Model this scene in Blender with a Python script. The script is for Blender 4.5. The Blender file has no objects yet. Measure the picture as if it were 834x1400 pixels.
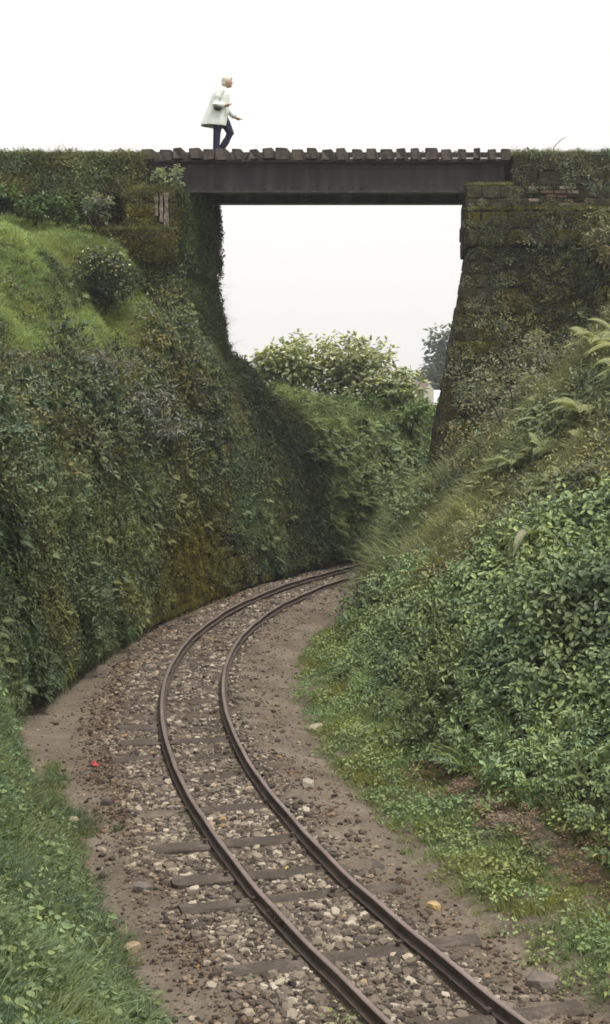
import bpy, bmesh, math, random
import numpy as np
from mathutils import Vector, Matrix, Euler
random.seed(7)
rng = np.random.default_rng(11)
R = math.radians
sc = bpy.context.scene
col = sc.collection

# ------------------------------------------------------------------ camera, sky, sun, exposure
cam_d = bpy.data.cameras.new('camera'); cam = bpy.data.objects.new('camera', cam_d); col.objects.link(cam)
cam_d.sensor_fit = 'VERTICAL'; cam_d.sensor_height = 36.0; cam_d.lens = 36.0 * 1950 / 1400
cam_d.clip_start = 0.1; cam_d.clip_end = 3000
cam.location = (0, 0, 3.9); cam.rotation_euler = (R(90) - math.atan(164 / 1950), 0, 0)
sc.camera = cam

SUN_EL, SUN_AZ = 66, 135          # soft sun through cloud, high, from behind the camera and a little to the right
w = bpy.data.worlds.new('World'); sc.world = w; w.use_nodes = True
wn, wl = w.node_tree.nodes, w.node_tree.links
wn.clear()
sky = wn.new('ShaderNodeTexSky'); sky.sky_type = 'NISHITA'; sky.sun_disc = False
sky.sun_elevation = R(SUN_EL); sky.sun_rotation = R(SUN_AZ); sky.air_density = 1.0; sky.dust_density = 4.0; sky.ozone_density = 1.0
hs = wn.new('ShaderNodeHueSaturation'); hs.inputs['Saturation'].default_value = 0.25
cloud = wn.new('ShaderNodeMixRGB'); cloud.inputs[0].default_value = 0.8; cloud.inputs[2].default_value = (9.0, 8.75, 8.45, 1)   # closed cloud cover
bg = wn.new('ShaderNodeBackground'); bg.inputs['Strength'].default_value = 0.104
wo = wn.new('ShaderNodeOutputWorld')
wl.new(sky.outputs[0], hs.inputs['Color']); wl.new(hs.outputs[0], cloud.inputs[1]); wl.new(cloud.outputs[0], bg.inputs['Color']); wl.new(bg.outputs[0], wo.inputs['Surface'])

sun_d = bpy.data.lights.new('sun', 'SUN'); sun_d.energy = 2.9; sun_d.angle = R(16); sun_d.color = (1, 0.96, 0.9)
sun = bpy.data.objects.new('sun', sun_d); col.objects.link(sun)
_sd = Vector((math.sin(R(SUN_AZ)) * math.cos(R(SUN_EL)), math.cos(R(SUN_AZ)) * math.cos(R(SUN_EL)), math.sin(R(SUN_EL))))
sun.rotation_euler = _sd.to_track_quat('Z', 'Y').to_euler()
sun.location = _sd * 60

sc.view_settings.view_transform = 'Standard'; sc.view_settings.look = 'None'
sc.view_settings.exposure = 0.4; sc.view_settings.gamma = 1.0; sc.view_settings.use_curve_mapping = False
sc.render.engine = 'CYCLES'
sc.cycles.use_denoising = True
sc.cycles.use_adaptive_sampling = True; sc.cycles.adaptive_threshold = 0.03
sc.cycles.max_bounces = 4; sc.cycles.diffuse_bounces = 2; sc.cycles.glossy_bounces = 2; sc.cycles.transmission_bounces = 3
sc.cycles.volume_bounces = 0; sc.cycles.transparent_max_bounces = 8
sc.cycles.filter_width = 1.7

# ------------------------------------------------------------------ small helpers
def tag(o, label=None, cat=None, group=None, kind=None):
    if label: o['label'] = label
    if cat: o['category'] = cat
    if group: o['group'] = group
    if kind: o['kind'] = kind
    return o
def empty(name, loc, rz=0.0):
    o = bpy.data.objects.new(name, None); col.objects.link(o); o.location = loc; o.rotation_euler = (0, 0, rz)
    o.empty_display_size = 0.2
    return o
def link(name, me, mat=None, parent=None):
    o = bpy.data.objects.new(name, me); col.objects.link(o)
    if mat is not None and not me.materials: me.materials.append(mat)
    if parent: o.parent = parent
    return o
def np_mesh(name, V, F, lv=None, smooth=False):
    """V (n,3), F list of lists or (m,k) array"""
    me = bpy.data.meshes.new(name)
    V = np.asarray(V, np.float32)
    if isinstance(F, np.ndarray):
        m, k = F.shape
        me.vertices.add(len(V)); me.vertices.foreach_set('co', V.ravel())
        me.loops.add(m * k); me.loops.foreach_set('vertex_index', F.astype(np.int32).ravel())
        me.polygons.add(m); me.polygons.foreach_set('loop_start', np.arange(0, m * k, k, dtype=np.int32))
        me.update(calc_edges=True)
    else:
        me.from_pydata(V.tolist(), [], F)
    if lv is not None:
        a = me.attributes.new('lv', 'FLOAT', 'POINT'); a.data.foreach_set('value', np.asarray(lv, np.float32))
    me.polygons.foreach_set('use_smooth', np.full(len(me.polygons), smooth))
    me.update()
    return me
class MB:
    def __init__(s): s.v = []; s.f = []
    def poly(s, vs, fs):
        n = len(s.v); s.v += [tuple(p) for p in vs]; s.f += [[i + n for i in f] for f in fs]
    def box(s, x0, x1, y0, y1, z0, z1):
        s.poly([(x0,y0,z0),(x1,y0,z0),(x1,y1,z0),(x0,y1,z0),(x0,y0,z1),(x1,y0,z1),(x1,y1,z1),(x0,y1,z1)],
               [[3,2,1,0],[4,5,6,7],[0,1,5,4],[1,2,6,5],[2,3,7,6],[3,0,4,7]])
    def tube(s, pts, rad, n=8, cap=True):
        pts = [Vector(p) for p in pts]; rings = []
        if not hasattr(rad, '__len__'): rad = [rad] * len(pts)
        ref = Vector((0.13, 0.31, 0.94))
        for i, p in enumerate(pts):
            d = (pts[min(i+1, len(pts)-1)] - pts[max(i-1, 0)]).normalized()
            a = d.cross(ref)
            if a.length < 1e-3: a = d.cross(Vector((1, 0, 0)))
            a.normalize(); b = d.cross(a)
            rings.append([p + (a * math.cos(2*math.pi*k/n) + b * math.sin(2*math.pi*k/n)) * rad[i] for k in range(n)])
        vs = [v for r in rings for v in r]; fs = []
        for i in range(len(pts)-1):
            for k in range(n): fs.append([i*n+k, i*n+(k+1)%n, (i+1)*n+(k+1)%n, (i+1)*n+k])
        if cap: fs.append(list(range(n))[::-1]); fs.append([(len(pts)-1)*n+k for k in range(n)])
        s.poly(vs, fs)
    def ball(s, c, r, n=10, m=7):
        c = Vector(c); r = r if hasattr(r, '__len__') else (r, r, r); vs = [c + Vector((0,0,r[2]))]; fs = []
        for i in range(1, m):
            th = math.pi*i/m
            for k in range(n): vs.append(c + Vector((r[0]*math.sin(th)*math.cos(2*math.pi*k/n), r[1]*math.sin(th)*math.sin(2*math.pi*k/n), r[2]*math.cos(th))))
        vs.append(c - Vector((0,0,r[2])))
        for k in range(n): fs.append([0, 1+k, 1+(k+1)%n]); fs.append([len(vs)-1, 1+(m-2)*n+(k+1)%n, 1+(m-2)*n+k])
        for i in range(m-2):
            for k in range(n): fs.append([1+i*n+k, 1+(i+1)*n+k, 1+(i+1)*n+(k+1)%n, 1+i*n+(k+1)%n])
        s.poly(vs, fs)
    def mesh(s, name, smooth=False): return np_mesh(name, np.array(s.v), s.f, smooth=smooth)
    def build(s, name, mat, parent=None, smooth=False): return link(name, s.mesh(name, smooth), mat, parent)

# value noise (numpy)
def _hash(ix, iy, iz, seed):
    h = (ix * 374761393 + iy * 668265263 + iz * 2147483647 + seed * 1274126177) & 0xFFFFFFFF
    h = ((h ^ (h >> 13)) * 1274126177) & 0xFFFFFFFF
    return ((h ^ (h >> 16)) & 0xFFFF) / 65535.0
def vnoise(P, freq, seed=0):
    P = np.asarray(P, float) * freq
    i = np.floor(P).astype(np.int64); f = P - i; f = f * f * (3 - 2 * f); r = 0
    for dx in (0, 1):
        for dy in (0, 1):
            for dz in (0, 1):
                wgt = (f[..., 0] if dx else 1 - f[..., 0]) * (f[..., 1] if dy else 1 - f[..., 1]) * (f[..., 2] if dz else 1 - f[..., 2])
                r = r + wgt * _hash(i[..., 0] + dx, i[..., 1] + dy, i[..., 2] + dz, seed)
    return r * 2 - 1
def fbm(P, freq, oct=3, seed=0):
    r = 0; a = 1; t = 0
    for k in range(oct): r = r + a * vnoise(P, freq * 2**k, seed + k); t += a; a *= 0.5
    return r / t
def sstep(a, b, x): t = np.clip((x - a) / (b - a), 0, 1); return t * t * (3 - 2 * t)

# ------------------------------------------------------------------ materials
def new_mat(name):
    m = bpy.data.materials.new(name); m.use_nodes = True; nt = m.node_tree; nt.nodes.clear()
    o = nt.nodes.new('ShaderNodeOutputMaterial'); p = nt.nodes.new('ShaderNodeBsdfPrincipled')
    nt.links.new(p.outputs[0], o.inputs['Surface'])
    return m, nt, p, o
def noise_node(nt, scale, detail=5, rough=0.6, coord='Object'):
    tc = nt.nodes.new('ShaderNodeTexCoord'); n = nt.nodes.new('ShaderNodeTexNoise'); n.inputs['Scale'].default_value = scale
    n.inputs['Detail'].default_value = detail; n.inputs['Roughness'].default_value = rough
    nt.links.new(tc.outputs[coord], n.inputs['Vector']); return n
def ramp(nt, fac, stops):
    r = nt.nodes.new('ShaderNodeValToRGB'); e = r.color_ramp.elements
    while len(e) < len(stops): e.new(0.5)
    for el, (p, c) in zip(e, stops): el.position = p; el.color = (*c, 1)
    nt.links.new(fac, r.inputs[0]); return r
def mixrgb(nt, fac, a, b, mode='MIX'):
    m = nt.nodes.new('ShaderNodeMixRGB'); m.blend_type = mode
    for s, i in ((fac, 0), (a, 1), (b, 2)):
        if hasattr(s, 'links'): nt.links.new(s, m.inputs[i])
        elif isinstance(s, (int, float)): m.inputs[i].default_value = s
        else: m.inputs[i].default_value = (*s, 1)
    return m.outputs[0]
def bump(nt, p, height, strength=0.5, dist=0.02):
    b = nt.nodes.new('ShaderNodeBump'); b.inputs['Strength'].default_value = strength; b.inputs['Distance'].default_value = dist
    nt.links.new(height, b.inputs['Height']); nt.links.new(b.outputs[0], p.inputs['Normal'])
def surf(name, stops, scale=6, rough=0.85, bs=0.5, bd=0.02, spec=0.25, scale2=None, stops2=None, fac2=0.5, metal=0.0, bscale=None):
    m, nt, p, o = new_mat(name)
    n = noise_node(nt, scale); c = ramp(nt, n.outputs['Fac'], stops).outputs[0]
    if stops2:
        n2 = noise_node(nt, scale2); r2 = ramp(nt, n2.outputs['Fac'], stops2)
        c = mixrgb(nt, fac2, c, r2.outputs[0], 'MULTIPLY')
    nt.links.new(c, p.inputs['Base Color']); p.inputs['Roughness'].default_value = rough; p.inputs['Specular IOR Level'].default_value = spec; p.inputs['Metallic'].default_value = metal
    nb = noise_node(nt, bscale or scale * 4, 6, 0.7); bump(nt, p, nb.outputs['Fac'], bs, bd)
    return m
def foliage(name, color=None, rough=0.5, trans=0.3, var=0.35, spec=0.3, tip=None):
    m, nt, p, o = new_mat(name)
    lv = nt.nodes.new('ShaderNodeAttribute'); lv.attribute_name = 'lv'
    if color is None:
        ca = nt.nodes.new('ShaderNodeAttribute'); ca.attribute_type = 'INSTANCER'; ca.attribute_name = 'col'; c = ca.outputs['Color']
    else:
        rgb = nt.nodes.new('ShaderNodeRGB'); rgb.outputs[0].default_value = (*color, 1); c = rgb.outputs[0]
    # leaf to leaf change: value and a slight drift towards yellow or blue green
    r = ramp(nt, lv.outputs['Fac'], [(0.0, (1 - var, 1 - var * 0.9, 1 - var * 0.6)), (0.5, (1, 1, 1)), (1.0, (1 + var * 1.3, 1 + var, 1 + var * 0.35))])
    c = mixrgb(nt, 1.0, c, r.outputs[0], 'MULTIPLY')
    nt.links.new(c, p.inputs['Base Color']); p.inputs['Roughness'].default_value = rough; p.inputs['Specular IOR Level'].default_value = spec
    t = nt.nodes.new('ShaderNodeBsdfTranslucent'); t2 = mixrgb(nt, 1.0, c, (1.15, 1.2, 0.7), 'MULTIPLY'); nt.links.new(t2, t.inputs['Color'])
    mx = nt.nodes.new('ShaderNodeMixShader'); mx.inputs[0].default_value = trans
    nt.links.new(p.outputs[0], mx.inputs[1]); nt.links.new(t.outputs[0], mx.inputs[2]); nt.links.new(mx.outputs[0], o.inputs['Surface'])
    return m
M = {}
M['leaf'] = foliage('leaf_matte', None, 0.55, 0.2)
M['grass'] = foliage('grass_blade', None, 0.6, 0.26)
M['gloss_leaf'] = foliage('leaf_glossy', None, 0.45, 0.18, 0.5, 0.35)
M['rock'] = None
M['dirt'] = surf('damp_earth', [(0.25, (0.08, 0.065, 0.049)), (0.5, (0.142, 0.117, 0.09)), (0.72, (0.205, 0.171, 0.135))], 1.6, 0.92, 0.7, 0.02, 0.15, 22, [(0.3, (0.55, 0.52, 0.5)), (0.6, (1.1, 1.1, 1.1))], 0.7, bscale=30)
M['bedsoil'] = surf('dark_ballast_soil', [(0.3, (0.06, 0.046, 0.036)), (0.6, (0.11, 0.086, 0.067))], 4, 0.95, 0.8, 0.03, 0.1)
M['soil'] = surf('dark_bank_soil', [(0.3, (0.035, 0.032, 0.02)), (0.55, (0.06, 0.058, 0.028)), (0.75, (0.09, 0.075, 0.045))], 1.5, 0.95, 0.8, 0.05, 0.1)
M['field'] = surf('far_grass_field', [(0.3, (0.12, 0.17, 0.05)), (0.7, (0.2, 0.25, 0.085))], 0.15, 0.95, 0.6, 0.2, 0.1, 3.0, [(0.3, (0.7, 0.75, 0.7)), (0.7, (1.1, 1.1, 1.0))], 0.8)
M['hill'] = surf('misty_hill', [(0.3, (0.05, 0.08, 0.045)), (0.7, (0.09, 0.12, 0.06))], 0.05, 0.95, 0.6, 1.0, 0.1)
M['rust'] = surf('rusted_rail', [(0.3, (0.05, 0.037, 0.032)), (0.6, (0.095, 0.071, 0.061)), (0.8, (0.13, 0.1, 0.087))], 5, 0.62, 0.35, 0.004, 0.35, 60, [(0.3, (0.7, 0.68, 0.66)), (0.7, (1.15, 1.1, 1.1))], 0.6, 0.25)
M['railhead'] = surf('worn_rail_head', [(0.3, (0.18, 0.14, 0.125)), (0.7, (0.28, 0.225, 0.205))], 3, 0.45, 0.2, 0.002, 0.4, 40, [(0.3, (0.75, 0.72, 0.7)), (0.7, (1.1, 1.1, 1.1))], 0.6, 0.4)
M['wood'] = surf('weathered_sleeper', [(0.25, (0.042, 0.033, 0.027)), (0.55, (0.098, 0.079, 0.064)), (0.8, (0.18, 0.15, 0.127))], 3.5, 0.85, 0.9, 0.012, 0.2, 40, [(0.35, (0.5, 0.48, 0.47)), (0.65, (1.15, 1.15, 1.15))], 0.7)
M['steel'] = surf('old_bridge_steel', [(0.3, (0.02, 0.018, 0.02)), (0.6, (0.04, 0.036, 0.039)), (0.8, (0.06, 0.052, 0.053))], 1.2, 0.7, 0.3, 0.006, 0.3, 14, [(0.3, (0.7, 0.68, 0.68)), (0.7, (1.1, 1.08, 1.08))], 0.6)
_m = M['steel']; _nt = _m.node_tree; _p = [n for n in _nt.nodes if n.type == 'BSDF_PRINCIPLED'][0]; _old = _p.inputs['Base Color'].links[0].from_socket
_tc = _nt.nodes.new('ShaderNodeTexCoord'); _mp = _nt.nodes.new('ShaderNodeMapping'); _mp.inputs['Scale'].default_value = (7, 7, .5); _nz = _nt.nodes.new('ShaderNodeTexNoise'); _nz.inputs['Scale'].default_value = 1.0; _nz.inputs['Detail'].default_value = 6
_nt.links.new(_tc.outputs['Object'], _mp.inputs[0]); _nt.links.new(_mp.outputs[0], _nz.inputs['Vector']); _rr = ramp(_nt, _nz.outputs['Fac'], [(.42, (0, 0, 0)), (.68, (1, 1, 1))])
_nt.links.new(mixrgb(_nt, _rr.outputs[0], _old, (.056, .049, .05)), _p.inputs['Base Color'])
M['bwood'] = surf('mossy_bridge_sleeper', [(0.3, (0.04, 0.032, 0.027)), (0.55, (0.085, 0.072, 0.062)), (0.75, (0.15, 0.13, 0.115))], 4, 0.9, 0.9, 0.02, 0.15)
M['stone'] = surf('mossy_masonry', [(0.3, (0.03, 0.028, 0.02)), (0.5, (0.06, 0.052, 0.038)), (0.66, (0.085, 0.085, 0.035)), (0.8, (0.13, 0.105, 0.085))], 2.2, 0.95, 0.9, 0.03, 0.15, 18, [(0.3, (0.55, 0.55, 0.5)), (0.7, (1.15, 1.15, 1.1))], 0.7)
M['ymoss'] = surf('yellow_moss_masonry', [(0.3, (0.035, 0.034, 0.014)), (0.5, (0.085, 0.078, 0.02)), (0.7, (0.15, 0.135, 0.03))], 1.8, 0.95, 0.9, 0.03, 0.1, 14, [(0.3, (0.5, 0.5, 0.45)), (0.7, (1.15, 1.15, 1.1))], 0.8)
M['mortar'] = surf('dark_mortar', [(0.3, (0.018, 0.017, 0.012)), (0.7, (0.045, 0.045, 0.022))], 3, 0.95, 0.8, 0.03, 0.1)
M['brick'] = surf('exposed_brick', [(0.35, (0.045, 0.037, 0.026)), (0.54, (0.12, 0.07, 0.05)), (0.78, (0.17, 0.12, 0.092))], 5, 0.9, 0.6, 0.01, 0.2)
M['pale_stone'] = surf('lime_streaked_stone', [(0.35, (0.09, 0.075, 0.06)), (0.6, (0.32, 0.27, 0.24))], 7, 0.9, 0.7, 0.015, 0.2)
M['bark'] = surf('shrub_bark', [(0.3, (0.05, 0.038, 0.028)), (0.7, (0.12, 0.095, 0.07))], 12, 0.9, 0.8, 0.01, 0.15)
# ballast: colour per stone
def stone_mat(name, inst=False):
    m, nt, p, o = new_mat(name)
    oi = nt.nodes.new('ShaderNodeObjectInfo')
    c = ramp(nt, oi.outputs['Random'], [(0.0, (0.05, 0.04, 0.033)), (0.35, (0.115, 0.093, 0.074)), (0.65, (0.19, 0.157, 0.122)), (0.87, (0.30, 0.255, 0.195)), (0.975, (0.48, 0.43, 0.34)), (1.0, (0.33, 0.22, 0.11))]).outputs[0]
    n = noise_node(nt, 25); r2 = ramp(nt, n.outputs['Fac'], [(0.3, (0.55, 0.52, 0.5)), (0.65, (1.1, 1.1, 1.1))])
    c = mixrgb(nt, 0.8, c, r2.outputs[0], 'MULTIPLY')
    if inst:
        ca = nt.nodes.new('ShaderNodeAttribute'); ca.attribute_type = 'INSTANCER'; ca.attribute_name = 'col'; c = mixrgb(nt, 1.0, c, ca.outputs['Color'], 'MULTIPLY')
    nt.links.new(c, p.inputs['Base Color']); p.inputs['Roughness'].default_value = 0.85; p.inputs['Specular IOR Level'].default_value = 0.25
    bump(nt, p, noise_node(nt, 60).outputs['Fac'], 0.5, 0.006)
    return m
M['rock'] = stone_mat('ballast_stone'); M['gravel'] = stone_mat('gravel_stone', True)
def plain(name, c, rough=0.7, spec=0.3, var=0.15, scale=20):
    return surf(name, [(0.3, tuple(x * (1 - var) for x in c)), (0.7, tuple(x * (1 + var) for x in c))], scale, rough, 0.2, 0.004, spec)

# ------------------------------------------------------------------ track centre line: heading as a cubic of the arc length
_P = (2.274448, 5.781949, 2.055362, -0.026314983, -0.00035866350, -1.5996981e-06)
_S = np.arange(-9, 52.001, 0.02)
def _head(s):
    q = np.clip(s, -9, 32); h = _P[2] + _P[3]*q + _P[4]*q*q + _P[5]*q**3
    return h - np.maximum(s - 32, 0) * 0.0545
_H = _head(_S); _i0 = int(np.argmin(np.abs(_S)))
_cx = np.concatenate([[0], np.cumsum((np.cos(_H[1:]) + np.cos(_H[:-1])) * 0.01)]); _cy = np.concatenate([[0], np.cumsum((np.sin(_H[1:]) + np.sin(_H[:-1])) * 0.01)])
_cx += _P[0] - _cx[_i0]; _cy += _P[1] - _cy[_i0]
def TP(s, u, z=0.0):
    """station s, offset u (left positive), height -> xyz"""
    s = np.asarray(s, float); u = np.asarray(u, float)
    x = np.interp(s, _S, _cx); y = np.interp(s, _S, _cy); h = np.interp(s, _S, _H)
    return np.stack(np.broadcast_arrays(x - u * np.sin(h), y + u * np.cos(h), np.asarray(z, float)), -1)
def to_su(P):
    """xyz -> (s,u)"""
    P = np.atleast_2d(P); i = np.argmin((P[:, None, 0] - _cx[None, ::10])**2 + (P[:, None, 1] - _cy[None, ::10])**2, 1) * 10
    h = _H[i]; dx = P[:, 0] - _cx[i]; dy = P[:, 1] - _cy[i]
    return _S[i] + dx * np.cos(h) + dy * np.sin(h), -dx * np.sin(h) + dy * np.cos(h)
def project(P):
    """to photograph pixels, for culling what no camera near this one could see"""
    P = np.asarray(P); th = math.atan(164/1950); y = P[:, 1]; z = P[:, 2] - 3.9
    d = y * math.cos(th) - z * math.sin(th); up = y * math.sin(th) + z * math.cos(th); d = np.maximum(d, 0.1)
    return 417 + 1950 * P[:, 0] / d, 700 - 1950 * up / d, d

GZ = -0.13       # ground level next to the rails (rail top is z = 0)

# ------------------------------------------------------------------ terrain: sections swept along the track
LK = {  # left side: s -> (u, z) from the foot of the bank outwards
 -9: [(1.75,-.13),(2.0,.02),(2.5,.35),(3.2,.8),(4.3,1.3),(6,1.6),(9,1.8),(14,2.0)],
 6.0:[(1.78,-.13),(2.0,.05),(2.4,.45),(3.0,1.0),(3.9,1.6),(5.5,2.2),(8.5,3.2),(14,4.2)],
 8.0:[(1.72,-.13),(1.95,.12),(2.3,.6),(2.75,1.3),(3.4,2.2),(4.8,3.4),(7.5,4.8),(14,6)],
 9.6:[(2.12,-.13),(2.32,.5),(2.47,1.3),(2.62,2.3),(2.9,3.3),(4.1,4.3),(7,6.1),(14,7.2)],
 12: [(2.15,-.13),(2.28,.8),(2.42,1.8),(2.6,2.9),(2.9,3.7),(4.0,4.6),(7,6.5),(14,7.4)],
 17: [(1.62,-.13),(1.75,.9),(1.9,1.9),(2.1,3.0),(2.5,4.0),(3.6,5.1),(6,7.0),(14,7.5)],
 21: [(1.42,-.13),(1.55,1.0),(1.72,2.2),(1.95,3.4),(2.4,4.5),(3.2,5.4),(5,7.0),(14,7.7)],
 24: [(1.40,-.13),(1.55,1.2),(1.75,2.6),(2.0,4.0),(2.4,5.1),(3.0,6.1),(4.4,7.2),(14,7.8)],
 25.4:[(1.42,-.13),(1.57,1.1),(1.8,2.4),(2.1,3.7),(2.6,4.9),(3.2,5.8),(4.4,6.9),(14,7.5)],
 27:[(1.45,-.13),(1.6,.9),(1.8,1.9),(2.1,2.9),(2.6,3.6),(3.4,3.95),(6,4.0),(14,4.0)],
 28.5:[(1.45,-.13),(1.6,.9),(1.8,1.8),(2.1,2.8),(2.6,3.4),(3.4,3.75),(6,3.8),(14,3.8)],
 32: [(1.5,-.13),(1.65,.8),(1.85,1.6),(2.2,2.4),(2.8,2.95),(3.8,3.1),(7,3.2),(14,3.1)],
 52: [(1.5,-.13),(1.65,.7),(1.85,1.3),(2.2,1.9),(2.8,2.3),(3.8,2.5),(7,2.7),(14,2.7)]}
RK = {  # right side: |u|
 -9: [(.95,-.13),(1.5,-.11),(1.95,-.05),(2.3,.15),(3.1,.8),(4.4,1.8),(7,3.4),(9,4.2)],
 8:  [(1.0,-.13),(1.55,-.10),(2.0,-.04),(2.35,.18),(3.15,.85),(4.5,1.9),(7,3.6),(9,4.8)],
 14: [(1.15,-.13),(1.7,-.08),(2.15,0),(2.5,.25),(3.3,.9),(4.6,2.0),(7,4.0),(9,5.3)],
 17: [(1.25,-.13),(1.7,-.08),(2.1,.05),(2.4,.35),(3.1,1.05),(4.5,2.3),(6.7,4.2),(9,5.8)],
 20: [(1.35,-.13),(1.75,-.07),(2.08,.1),(2.35,.55),(2.9,1.3),(4.4,2.8),(6.5,4.6),(9,6.3)],
 22: [(1.45,-.13),(1.8,-.03),(2.08,.25),(2.3,.9),(2.7,1.6),(4.1,2.95),(5.9,4.6),(8.8,6.6)],
 24.5:[(1.4,-.13),(1.6,.0),(1.8,.5),(2.0,1.1),(2.45,1.75),(3.8,3.1),(5.4,4.6),(8.5,7.2)],
 28: [(1.3,-.13),(1.5,.2),(1.8,.8),(2.3,1.6),(3,2.4),(4,3.2),(6,4.5),(8.5,5.5)],
 52: [(1.4,-.13),(1.6,.1),(1.9,.4),(2.4,.8),(3,1.1),(4,1.4),(6,1.6),(8.5,1.7)]}
def section(K, s, t):
    """interpolated section: s (n,), t (m,) in 0..7 -> u,z (n,m)"""
    ks = np.array(sorted(K)); A = np.array([K[k] for k in ks])            # (k,8,2)
    out = []
    for c in (0, 1):
        cs = np.stack([np.interp(s, ks, A[:, j, c]) for j in range(8)], 1)  # (n,8)
        # catmull-rom along t for a rounded section
        i = np.clip(np.floor(t).astype(int), 0, 6); f = (t - i)[None]
        p0 = cs[:, np.maximum(i-1, 0)]; p1 = cs[:, i]; p2 = cs[:, i+1]; p3 = cs[:, np.minimum(i+2, 7)]
        out.append(0.5 * (2*p1 + (p2-p0)*f + (2*p0-5*p1+4*p2-p3)*f**2 + (3*p1-p0-3*p2+p3)*f**3))
    return out
def grid_faces(n, m):
    i, j = np.meshgrid(np.arange(n-1), np.arange(m-1), indexing='ij'); a = (i*m + j).ravel()
    return np.stack([a, a+m, a+m+1, a+1], 1)
class Surf:
    def __init__(s, V): s.V = V; s.n, s.m = V.shape[:2]
    def sample(s, N):
        V = s.V; A = V[:-1, :-1].reshape(-1, 3); B = V[1:, :-1].reshape(-1, 3); C = V[1:, 1:].reshape(-1, 3); D = V[:-1, 1:].reshape(-1, 3)
        T = np.concatenate([np.stack([A, B, C], 1), np.stack([A, C, D], 1)])
        nr = np.cross(T[:, 1]-T[:, 0], T[:, 2]-T[:, 0]); ar = np.linalg.norm(nr, axis=1) / 2
        c = np.concatenate([[0], np.cumsum(ar)]); s.area = c[-1]
        k = np.clip(np.searchsorted(c, rng.random(N) * c[-1]) - 1, 0, len(ar)-1)
        a, b = rng.random(N), rng.random(N); f = a + b > 1; a[f] = 1-a[f]; b[f] = 1-b[f]
        P = T[k, 0] + (T[k, 1]-T[k, 0])*a[:, None] + (T[k, 2]-T[k, 0])*b[:, None]
        nn = nr[k] / (2*ar[k, None] + 1e-12); nn[nn[:, 2] < -0.2] *= -1
        return P, nn
    def density(s, d):
        s.sample(1); return s.sample(int(s.area * d))

# left
ss = np.concatenate([np.arange(-9, 5, .35), np.arange(5, 34, .14), np.arange(34, 52.1, .6)]); tt = np.linspace(0, 7, 84)
u, z = section(LK, ss, tt)
P = TP(ss[:, None], u, z)
amp = 0.03 + 0.34 * sstep(0.3, 4.0, tt)[None] * np.ones_like(u)
amp = amp * np.where(ss[:, None] > 31, 0.7, 1)
PN = fbm(P, 0.55, 3, 3) * amp * 1.1 + fbm(P, 1.7, 2, 9) * amp * 0.5
h = np.interp(ss, _S, _H)[:, None]
P[..., 0] += np.sin(h) * PN; P[..., 1] -= np.cos(h) * PN; P[..., 2] += PN * 0.5 * sstep(2.5, 4.5, tt)[None]
LEFT = Surf(P)
o = link('hillside', np_mesh('hillside', P.reshape(-1, 3), grid_faces(*P.shape[:2])[:, ::-1], smooth=True), M['soil']); tag(o, kind='structure')
# right
tt = np.linspace(0, 7, 70)
u, z = section(RK, ss, tt)
P = TP(ss[:, None], -u, z)
P[..., 2] += (fbm(P, 0.6, 3, 21) * 0.28 + fbm(P, 2.2, 2, 5) * 0.08) * sstep(1.8, 4.2, tt)[None] + fbm(P, 2.0, 2, 2) * 0.03 * sstep(0, 1, tt)[None]
P[..., 2] += fbm(P, 0.33, 2, 23) * 0.45 * sstep(2.6, 4.6, tt)[None] * sstep(26, 22, ss)[:, None]
P[..., 2] -= 0.95 * np.exp(-((ss[:, None] - 17.0) / 1.4)**2 - ((u - 4.9) / 0.75)**2) - 0.45 * np.exp(-((ss[:, None] - 19.3) / 1.5)**2 - ((u - 5.4) / 1.2)**2)
P[..., 2] -= 0.09 * sstep(1.0, 0.0, tt)[None]
RIGHT = Surf(P)
o = link('hillside', np_mesh('hillside', P.reshape(-1, 3), grid_faces(*P.shape[:2]), smooth=True), M['soil']); tag(o, kind='structure')
o.data.materials.append(M['dirt']); _mi = np.zeros((P.shape[0]-1, P.shape[1]-1), np.int32); _mi[:, :28] = 1; o.data.polygons.foreach_set('material_index', _mi.ravel())
# track bed: path on the left, ballast shoulder, trodden strip on the right
sg = np.concatenate([np.arange(-9, 4, .3), np.arange(4, 20, .045), np.arange(20, 34, .08), np.arange(34, 52.1, .5)]); ug = np.linspace(-2.6, 2.7, 96)
def bed_z(s, u, P):
    shoulder = 0.045 * sstep(1.45, .95, u) * sstep(-1.0, -.75, u)
    zz = GZ - .05 + shoulder + .08 * sstep(-.42, -.6, u) * sstep(5.5, 8.5, s) * sstep(-1.6, -1.1, u)
    zz = zz + 0.03 * fbm(P, 1.1, 3, 40) + 0.012 * fbm(P, 7, 2, 41)
    dish = -0.035 * np.exp(-((u - 1.55) / .25)**2)
    return zz + dish
Pg = TP(sg[:, None], ug[None], 0 * ug[None]); Pg[..., 2] = bed_z(sg[:, None], ug[None], Pg)
BED = Surf(Pg)
o = link('track_bed', np_mesh('track_bed', Pg.reshape(-1, 3), grid_faces(*Pg.shape[:2])[:, ::-1], smooth=True), M['dirt']); tag(o, kind='structure')
def bed_height(P):
    s, u = to_su(P); Q = np.array(P, float); Q[:, 2] = 0; return bed_z(s, u, Q)

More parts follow.
